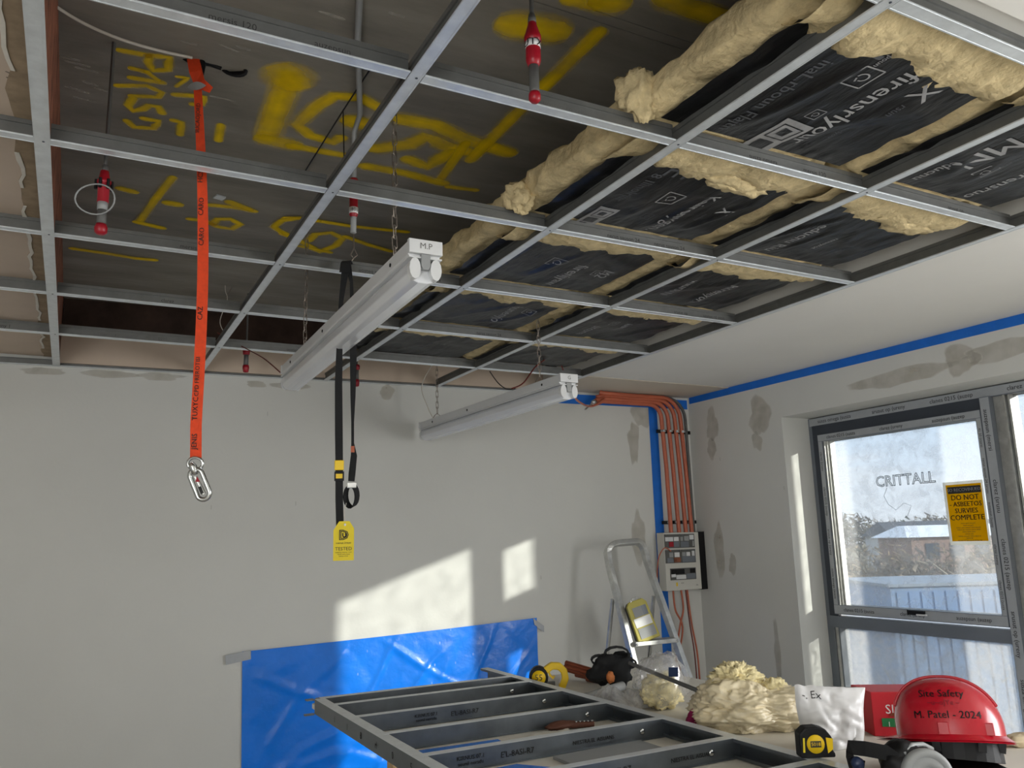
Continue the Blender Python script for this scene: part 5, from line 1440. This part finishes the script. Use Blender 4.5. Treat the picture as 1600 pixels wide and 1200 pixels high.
# crumpled white bag
dp = 2.12
c = PZ(1300, 1160, BZ)
wb_c = D(1300, 1120, dp)
m = MB()
def wb(u, v, sgn):
    x = -0.085+0.17*u; hgt = 0.155-0.012*u+0.004*noise.noise(V((u*9, 1, 0)))
    z = BZ+E1+hgt*v
    px = 0.03*(v-0.5)*u if u > 0.8 else 0
    q = V((wb_c.x, wb_c.y, 0))+ax*(x*(1+0.06*math.sin(v*7)*(u-0.5))+px)
    th = 0.022*math.sin(math.pi*u)**0.5*math.sin(math.pi*min(1, v*0.93+0.07))**0.5
    th += (0.010*fbm((u*3.2, v*3.2, sgn), 1, 4)+0.012*abs(noise.noise(V((u*3+v*5, v*2-u*3, sgn)))))*math.sin(math.pi*u)**0.6
    return V((q.x, q.y, z))+fy*(sgn*th+0.02*v*v)
m.grid(40, 34, lambda u, v: wb(u, v, -1)); m.grid(40, 34, lambda u, v: wb(1-u, v, 1))
wbag = tag(m.build('white_bag', M_sheetw, origin=(wb_c.x, wb_c.y, BZ)), 'crumpled white polythene bag with black scribble, behind the near tape measure', 'bag')
m = MB(); q = D(1273, 1084, dp-0.03)
m.text('-. Ex', 0.026, lambda x, y, z=0: wb(0.22+x/0.17, 0.86+y/0.155, -1)-fy*0.0012); m.build('scribble', M_ink, wbag)
# red box
rb0 = D(1360, 1082, 2.24)
rb = thing('red_box', 'red cardboard box with white letters, behind the hard hat', 'box', (rb0.x+0.1, rb0.y, BZ))
m = MB(); fxv = (CR*1.0); fxv.z = 0; fxv.normalize(); fxv = (fxv+V((0.05, -0.18, 0))).normalized(); fyv = V((-fxv.y, fxv.x, 0))
base = V((rb0.x, rb0.y, BZ+0.001)); Hb = rb0.z-BZ
m.prism([base, base+fxv*0.20, base+fxv*0.20+fyv*0.12-ax*0.0, base+fyv*0.12-fxv*0.02], V((0, 0, Hb))); bo = m.build('carton', M_redbox, rb, bevel=0.002)
def rbf(x, z, d=0.0012): return base+fxv*x+V((0, 0, z))-fyv*d
m = MB(); m.text('SIG', 0.034, flat(rbf(0.058, Hb*0.60), fxv, up)); m.build('lettering', M_sheetw, bo)
m = MB(); m.prism([rbf(0.022, Hb*0.22), rbf(0.075, Hb*0.20), rbf(0.075, Hb*0.40), rbf(0.022, Hb*0.41)], -fyv*0.0008); gl_ = m.build('green_label', M_green, bo)
m = MB(); m.text('1', 0.018, flat(rbf(0.04, Hb*0.27, 0.003), fxv, up)); m.build('lettering', M_sheetw, gl_)
m = MB(); m.prism([rbf(0.042, Hb*0.46), rbf(0.075, Hb*0.44), rbf(0.072, Hb*0.53), rbf(0.05, Hb*0.53)], -fyv*0.0006); m.build('gold_mark', M_copper, bo)
# hard hat
hd_ = 1.86
hc = D(1486, 1153, hd_)
hh = thing('hard_hat', 'red hard hat with handwritten black lettering, right end of the bench', 'hard hat', V((hc.x, hc.y, hc.z)))
_rd = ray(1480, 1158).normalized(); hx = (CR-_rd*CR.dot(_rd)).normalized(); hz = hx.cross(_rd).normalized(); hx, hz = (hx-hz*0.02).normalized(), (hz+hx*0.02).normalized(); hz = (hz+_rd*0.03).normalized(); hy = hz.cross(hx)
s_ = hd_/FPX
A_, B_, H_ = 77*s_, 0.105, 89*s_
def hp3(x, y, z): return hc+hx*x+hy*y+hz*z
def dome(u, v):
    a = 2*math.pi*u; b = v*math.pi/2
    if v < 0.14:   # straight rim band
        b_ = 0.0; k = 1.0
        return hp3(A_*math.cos(a), B_*math.sin(a), H_*v*1.45)
    bb = (v-0.14)/0.86*math.pi/2
    skew = 0.0
    zz = H_*0.203+H_*0.797*math.sin(bb)
    r = math.cos(bb)**0.85
    return hp3(A_*r*math.cos(a)-0.006*math.sin(bb), B_*r*math.sin(a), zz)
m = MB(); m.grid(56, 22, dome, closed_u=True); shell = m.build('shell', M_hat, hh)
m = MB()   # ridge over the crown
rg = [hp3(A_*math.cos(math.pi-math.pi*t)*1.0*(math.cos(0)) , 0, H_*0.203+H_*0.797*math.sin(math.pi*t)+0.001) for t in [0.12+0.76*k/20 for k in range(21)]]
rg = [dome(0.5 if t < 0.5 else 0.0, 0.14+0.86*(1-abs(1-2*t))) + hz*0.0015 for t in [0.12+0.76*k/24 for k in range(25)]]
m.ribbon(rg, hy, 0.034, 0.006); m.build('crown_ridge', M_hat, hh, bevel=0.002)
m = MB()   # brim
def brim(u, v):
    a = 2*math.pi*u
    ext = 0.012+0.034*max(0, -math.cos(a))**2.2+0.004*max(0, math.cos(a))
    k = v
    dz = -0.012*k*(1+0.3*math.cos(a)*0)+0.006*max(0, -math.cos(a))**3*k
    return hp3((A_+ext*k)*math.cos(a), (B_+ext*0.8*k)*math.sin(a), 0.004+dz)
m.grid(56, 5, brim, closed_u=True)
m.grid(56, 5, lambda u, v: brim(-u, v)-hz*0.004, closed_u=True)
m.build('brim', M_hat, hh)
for dx in (-0.012, 0.075):
    m = MB(); y0_ = -B_*math.sqrt(max(0, 1-(dx/A_)**2)); m.box(hp3(dx, y0_-0.0005, H_*0.12), (0.022, 0.006, 0.026), Matrix((hx, hy, hz)).transposed()); m.build('lug', M_hat, hh, bevel=0.0015)
m = MB()
def onhat(x0_, z0_):
    def f(x, z, d=0):
        X_ = x0_+x; Z_ = z0_+z
        sb = min(0.999, max(0, (Z_/H_-0.203)/0.797)); cb = math.sqrt(1-sb*sb); r = cb**0.85
        ca = max(-0.98, min(0.98, (X_+0.006*sb)/(A_*r)))
        return hp3(X_, -B_*r*math.sqrt(1-ca*ca)-0.0016, Z_)
    return f
m.text('Site Safety', 0.022, onhat(-0.006, H_*0.68), bold=0.016); m.build('lettering', M_black, shell); m = MB(); m.text('M. Patel - 2024', 0.022, onhat(0.0, H_*0.335), bold=0.016)
m.build('lettering', M_black, shell)
m = MB(); m.text('~u~oJYe.~', 0.015, onhat(-0.004, H_*0.53)); m.build('faint_scribble', mat('faded_ink', (120, 16, 34), 0.5), shell)
m = MB()   # head band below the rim
m.ribbon([hp3(A_*0.86*math.cos(a), B_*0.86*math.sin(a), -0.026-0.006*math.cos(a)) for a in [2*math.pi*k/28 for k in range(29)]], hz, 0.038, 0.006); m.build('head_band', M_black, hh)
for a in (3.6, 4.4, 5.3, 5.9):
    m = MB(); m.ribbon([hp3(A_*0.97*math.cos(a), B_*0.97*math.sin(a), 0.0), hp3(A_*0.9*math.cos(a), B_*0.9*math.sin(a), -0.03)], hx, 0.016, 0.004); m.build('suspension_strap', M_black, hh)
hbot = hc.z-0.05
# black tool case the hat rests on
q = D(1500, 1196, hd_+0.02); 
cz = max(BZ+0.02, q.z)
m = MB(); cc = V((hc.x, hc.y, 0))
tag((lambda: (m.box(V((cc.x+0.012, cc.y+0.02, (BZ+hbot-0.003)/2)), (0.19, 0.15, max(0.02, hbot-0.003-BZ-0.001)), Matrix((ax, fy, up)).transposed()), m.build('black_case', M_black, bevel=0.006, origin=(cc.x, cc.y, BZ)))[1])(), 'black equipment case under the red hard hat', 'case')
# respirator
rp = D(1448, 1212, 1.68); 
rs = thing('respirator', 'black half mask respirator with a round grey filter, in front of the hard hat', 'respirator', V((rp.x, rp.y, BZ)))
fa_ = (-CF+CU*0.25-CR*0.05).normalized()
m = MB(); m.lathe([(0.002, 0.014), (0.016, 0.014), (0.017, 0.012), (0.019, 0.012), (0.020, 0.0145), (0.034, 0.014), (0.036, 0.012), (0.038, 0.012), (0.039, 0.0145), (0.048, 0.013), (0.052, 0.009), (0.053, 0.0), (0.05, -0.012), (0.03, -0.02)], rp, fa_, 32); m.build('filter', M_gry, rs)
m = blobby(rp+CF*0.05+CU*0.008-CR*0.02, (0.06, 0.045, 0.04), 3.0, 0.15, flatb=BZ+E1); m.build('face_piece', M_black, rs)
m = MB(); q0 = D(1330, 1172, 1.74); q1 = D(1398, 1178, 1.72)
m.ribbon([D(1404, 1190, 1.70), D(1384, 1176, 1.71), D(1352, 1170, 1.73), D(1330, 1168, 1.75), D(1323, 1178, 1.76), D(1332, 1192, 1.75), D(1350, 1200, 1.73)], (CU+CF*0.2), 0.03, 0.003); m.build('strap', M_web, rs)
m = MB(); m.tube([D(1412, 1178, 1.70), D(1425, 1164, 1.72), D(1442, 1163, 1.74), D(1456, 1170, 1.76)], 0.005, 8); m.build('tube', M_gry, rs)
m = MB(); m.lathe([(0.012, -0.01), (0.014, 0), (0.010, 0.01)], D(1340, 1193, 1.73), -CF, 10); m.build('buckle', M_navy, rs)
# cloth corner and glove at the right edge
c = PZ(1586, 1166, BZ)
m = blobby(c+V((0.03, 0, 0.012)), (0.07, 0.03, 0.016), 6.0, 0.25, flatb=BZ+E1); tag(m.build('canvas_glove', mat('canvas', (206, 190, 158), 0.9), origin=c), 'pale canvas glove at the right edge behind the hard hat', 'glove')
# under the frame
def slab_thing(name, label, cat, pts, th, mt, z0=BZ+0.0006, wob=0.0):
    m = MB(); m.prism([V((x, y, z0)) for x, y in pts], V((0, 0, th)))
    return tag(m.build(name, mt, origin=V((pts[0][0], pts[0][1], z0))), label, cat)
slab_thing('blue_offcut', 'blue polythene offcut under the near part of the metal frame', 'plastic sheet', [(0.84, 1.45), (1.16, 1.47), (1.20, 1.70), (1.02, 1.93), (0.84, 1.92)], 0.0012, M_sheet)
slab_thing('blue_offcut', 'blue polythene offcut under the far part of the metal frame', 'plastic sheet', [(0.85, 2.26), (1.16, 2.28), (1.18, 2.46), (0.86, 2.44)], 0.0012, M_sheet)
slab_thing('blue_offcut', 'dull blue polythene offcut in the middle of the metal frame', 'plastic sheet', [(0.84, 1.99), (1.08, 2.0), (1.10, 2.19), (0.84, 2.2)], 0.0012, M_sheet)
slab_thing('board_offcut', 'grey board offcut lying inside the nearest bay of the metal frame', 'board', [(1.12, 1.70), (1.40, 1.71), (1.40, 1.93), (1.12, 1.92)], 0.008, M_gry)
m = MB(); q = V((1.16, 2.06, BZ+0.003))
m.grid(20, 14, lambda u, v: V((1.10+0.22*u, 2.0+0.17*v, BZ+0.002+0.014*abs(fbm((u*4, v*3, 0), 1, 2))+0.012*u*(1-v))))
tag(m.build('paper_scrap', M_bench, origin=q), 'curled white paper scrap inside the metal frame', 'paper')
m = MB(); q = V((1.08, 1.73, BZ+0.003))
m.grid(20, 14, lambda u, v: V((1.02+0.16*u, 1.66+0.12*v, BZ+0.003+0.012*abs(fbm((u*4, v*3, 3), 1, 5))+0.016*(1-u)*(1-v))))
tag(m.build('paper_scrap', M_sheetw, origin=q), 'curled plastic scrap at the near edge of the metal frame', 'paper')
gv = thing('work_glove', 'brown leather knife sheath lying inside the metal frame', 'sheath', PZ(890, 1145, BZ))
q = PZ(890, 1145, BZ)
a_ = PZ(858, 1142, BZ); b_ = PZ(928, 1137, BZ); dv = (b_-a_).normalized()
m = blobby((a_+b_)/2+V((0, 0, 0.013))-dv*0.03, (0.055, 0.022, 0.012), 3.0, 0.15, flatb=BZ+E1); m.build('sheath', M_leath, gv)
m = MB(); m.tube([(a_+b_)/2+V((0, 0, 0.012))+dv*0.0, b_+V((0, 0, 0.010))], [0.010, 0.008], 8); m.build('grip', M_leath, gv)
m = MB()
for k in range(5): m.lathe([(0.004, 0), (0.003, 0.002)], (a_+b_)/2+dv*(0.012*k+0.012)+V((0, -0.004, 0.0205)), (0, -0.3, 1), 8)
m.build('rivet', M_steel, gv)
gv.name = 'knife_sheath'

# ------------------------------------------------------------------ outside
GZ = -2.6
M_grass = mat('rough_winter_grass', (138, 126, 98), 0.95, var=0.35, scale=0.5)
M_twig = mat('winter_twigs', (110, 100, 86), 0.95, var=0.3, scale=2)
M_twig2 = mat('evergreen', (88, 96, 78), 0.95, var=0.3, scale=2)
M_bld = mat('pale_render', (196, 196, 196), 0.8, var=0.05, scale=1)
M_roofw = mat('pale_roof', (236, 240, 246), 0.5, var=0.03, scale=1)
M_brickw = mat('red_brick', (146, 122, 112), 0.9, var=0.2, scale=3)
M_cabin = mat('blue_cabin', (112, 138, 172), 0.5, var=0.08, scale=2)
M_glz = mat('dark_glazing', (60, 70, 82), 0.2, var=0.1)
m = MB(); m.bb(4.6, 220, -120, 200, GZ-0.2, GZ)
struct(m.build('ground', M_grass, origin=(30, 20, GZ)))
# unseen wall and column added to block part of the sun
m = MB(); m.bb(8.6, 9.0, -20, -4.45, GZ, 8.0); tag(m.build('sun_block_wall', M_brickw, origin=(8.8, -12, GZ)), 'unseen brick wall added outside to block the sun, right of the view', 'building')
m = MB(); m.bb(5.5, 5.62, 1.60, 2.1, GZ, 6.0); m.bb(5.45, 5.67, 1.55, 2.15, GZ, GZ+0.4); tag(m.build('sun_block_column', M_brickw, origin=(5.56, 1.6, GZ)), 'unseen brick column added outside the window to block part of the sun', 'column')
def tree(label, x, y, h, r, mt, seed, nq=420):
    t = thing('tree', label, 'tree', (x, y, GZ), 'trees on the horizon')
    rnd = random.Random(seed)
    m = MB(); m.tube([(x, y, GZ), (x+0.1, y, GZ+h*0.5), (x, y+0.1, GZ+h*0.85)], [0.02*h, 0.014*h, 0.006*h], 6)
    for k in range(7):
        a = rnd.random()*6.28; z0 = GZ+h*(0.35+0.05*k)
        m.tube([(x, y, z0), (x+r*0.7*math.cos(a), y+r*0.7*math.sin(a), z0+h*0.25)], [0.008*h, 0.003*h], 4)
    m.build('trunk', M_twig, t)
    m = MB()
    for k in range(nq):
        d = V((rnd.gauss(0, 1), rnd.gauss(0, 1), rnd.gauss(0, 1))).normalized()*(rnd.random()**0.4)
        c = V((x, y, GZ+h*0.62))+V((d.x*r, d.y*r, d.z*h*0.40))
        e1 = V((rnd.gauss(0, 1), rnd.gauss(0, 1), rnd.gauss(0, 1))).normalized(); e2 = e1.orthogonal().normalized()
        s1 = r*0.16*rnd.random(); s2 = s1*0.35
        m.add([c-e1*s1-e2*s2, c+e1*s1-e2*s2*0.3, c+e1*s1*1.1+e2*s2*0.3, c-e1*s1*0.8+e2*s2], [(0, 1, 2, 3)])
    o = m.build('crown', mt, t); o['kind'] = 'stuff'
for k in range(16):
    px = 1300+k*22+random.uniform(-6, 6)
    dist = 95+random.uniform(-12, 25)
    q = D(px, 830, dist)
    topz = D(px, random.uniform(800, 818), dist).z
    tree(['bare winter tree on the skyline beyond the window, %s' % w for w in ('leftmost', 'second from the left', 'third from the left', 'fourth from the left', 'fifth from the left', 'sixth from the left', 'seventh from the left', 'left of the white roof', 'above the white roof', 'right of the white roof', 'left edge of the yellow notice', 'hidden by the yellow notice', 'right part of the yellow notice', 'by the window mullion', 'right of the window mullion', 'rightmost')][k], q.x, q.y, topz-GZ, (topz-GZ)*0.55, M_twig if k % 3 else M_twig2, k)
def shrub(label, q, h, seed, mt):
    rnd = random.Random(seed); m = MB()
    for k in range(60):
        a = rnd.random()*6.28; b = rnd.uniform(0.15, 0.75); L = h*rnd.uniform(0.5, 1.0)
        d = V((math.cos(a)*math.sin(b), math.sin(a)*math.sin(b), math.cos(b)))
        p1 = q+d*L*0.5+V((rnd.gauss(0, .05*h), rnd.gauss(0, .05*h), 0)); p2 = q+d*L+V((rnd.gauss(0, .1*h), rnd.gauss(0, .1*h), -0.04*h))
        m.tube([q+V((math.cos(a), math.sin(a), 0))*0.05*h, p1, p2], [0.012*h, 0.008*h, 0.003*h], 4)
    tag(m.build('shrub', mt, origin=q), label, 'shrub', 'bare shrubs outside the window')
M_pale = mat('pale_bark', (176, 166, 146), 0.9, var=0.2)
SH = ['bare shrub left of the white twigs outside', 'pale bare shrub with arching twigs in front of the blue cabin', 'bare shrub below the white roof', 'bare shrub behind the yellow notice', 'brown scrub shrub in the middle distance, left', 'brown scrub shrub in the middle distance, centre', 'brown scrub shrub in the middle distance, right', 'tall bare shrub beyond the right hand pane']
for k, (px, dist, h, mt) in enumerate(((1322, 24, 2.6, M_twig), (1385, 15, 2.2, M_pale), (1440, 34, 3.0, M_twig), (1500, 30, 3.2, M_twig), (1345, 48, 3.0, M_twig2), (1400, 52, 3.2, M_twig), (1470, 44, 3.0, M_twig), (1596, 20, 4.2, M_pale))):
    q = D(px, 840, dist); q.z = GZ; shrub(SH[k], q, h, 40+k, mt)
M_scrub = mat('brown_scrub', (128, 112, 88), 0.95, var=0.3, scale=1.5)
for k in range(15):
    rnd = random.Random(900+k)
    px = 1296+k*22; dist = rnd.uniform(26, 44); hgt = rnd.uniform(2.9, 3.6)
    q = D(px, 840, dist); q.z = GZ; m = MB()
    for i_ in range(520):
        d = V((rnd.gauss(0, 1), rnd.gauss(0, 1), abs(rnd.gauss(0, 1)))).normalized()*(rnd.random()**0.4)
        c = q+V((d.x*1.5, d.y*1.5, d.z*hgt))
        e1 = V((rnd.gauss(0, 1), rnd.gauss(0, 1), rnd.gauss(0, 1)+0.8)).normalized(); e2 = e1.orthogonal().normalized()
        s1 = rnd.uniform(0.12, 0.34); s2 = 0.06
        m.add([c-e1*s1-e2*s2, c+e1*s1-e2*s2*0.3, c+e1*s1*1.1+e2*s2*0.3, c-e1*s1*0.8+e2*s2], [(0, 1, 2, 3)])
    tag(m.build('scrub_bush', M_scrub if k % 3 else M_twig, origin=q), 'brown winter scrub bush below the skyline, %s' % ('leftmost', 'second from the left', 'third from the left', 'fourth from the left', 'fifth from the left', 'sixth from the left', 'seventh from the left', 'middle one', 'seventh from the right', 'sixth from the right', 'fifth from the right', 'fourth from the right', 'third from the right', 'second from the right', 'rightmost')[k], 'bush', 'scrub belt outside the window')
# white roofed building
q = D(1412, 830, 66); u_ = (CR-CU*CR.dot(CU)); u_ = V((CR.x, CR.y, 0)).normalized(); v_ = V((-u_.y, u_.x, 0))
bl = thing('building', 'low brick building with a white roof seen through the window', 'building', (q.x, q.y, GZ))
def bf(x, y, z): return V((q.x, q.y, 0))+u_*x+v_*y+V((0, 0, z))
m = MB(); m.prism([bf(0.5, 0, GZ), bf(9.5, 0, GZ), bf(9.5, 6, GZ), bf(0.5, 6, GZ)], (0, 0, 0.8-GZ)); m.build('wall', M_brickw, bl)
m = MB(); m.hexa([bf(0, -0.4, 0.8), bf(10, -0.4, 0.8), bf(10, 6.4, 0.8), bf(0, 6.4, 0.8)], [bf(1.2, 2.4, 1.75), bf(9, 2.4, 1.75), bf(9, 3.6, 1.75), bf(1.2, 3.6, 1.75)]); m.build('roof', M_roofw, bl)
for x in (1.6, 3.6, 5.6, 7.6):
    m = MB(); m.prism([bf(x, -0.05, -0.9), bf(x+1.1, -0.05, -0.9), bf(x+1.1, -0.05, 0.3), bf(x, -0.05, 0.3)], v_*0.06); m.build('window', M_glz, bl)
# far sheds
for k, (px, w, col, lab) in enumerate(((1395, 7, M_bld, 'small pale shed left of the white roofed building'), (1500, 16, M_brickw, 'long brick terrace far behind the notice'))):
    qq = D(px, 832, 74+3*k); t = thing('house', lab, 'building', (qq.x, qq.y, GZ))
    f_ = lambda x, y, z: V((qq.x, qq.y, 0))+u_*x+v_*y+V((0, 0, z))
    m = MB(); m.prism([f_(0, 0, GZ), f_(w, 0, GZ), f_(w, 6, GZ), f_(0, 6, GZ)], (0, 0, 0.9-GZ)); m.build('wall', col, t)
    m = MB(); m.hexa([f_(-.3, -.3, 0.9), f_(w+.3, -.3, 0.9), f_(w+.3, 6.3, 0.9), f_(-.3, 6.3, 0.9)], [f_(0, 2.9, 2.2), f_(w, 2.9, 2.2), f_(w, 3.1, 2.2), f_(0, 3.1, 2.2)]); m.build('roof', M_framed, t)
# blue cabin
q = D(1392, 930, 14.0)
cb = thing('site_cabin', 'blue site cabin below the window', 'cabin', (q.x, q.y, GZ))
cf = lambda x, y, z: V((q.x, q.y, 0))+u_*x+v_*y+V((0, 0, z))
ct = D(1392, 912, 14.0).z
m = MB(); m.prism([cf(0, 0, GZ+0.1), cf(6, 0, GZ+0.1), cf(6, 2.4, GZ+0.1), cf(0, 2.4, GZ+0.1)], (0, 0, ct-GZ-0.16)); m.build('body', M_cabin, cb)
m = MB(); m.prism([cf(-.05, -.05, ct-0.06), cf(6.05, -.05, ct-0.06), cf(6.05, 2.45, ct-0.06), cf(-.05, 2.45, ct-0.06)], (0, 0, 0.05)); m.build('roof', mat('cabin_roof', (128, 140, 154), 0.6), cb)
m = MB()
for k in range(28): m.prism([cf(0.1+k*0.21, -0.012, GZ+0.15), cf(0.2+k*0.21, -0.012, GZ+0.15), cf(0.2+k*0.21, 0.0, GZ+0.15), cf(0.1+k*0.21, 0.0, GZ+0.15)], (0, 0, ct-GZ-0.3))
m.build('corrugation', M_cabin, cb)['kind'] = 'stuff'
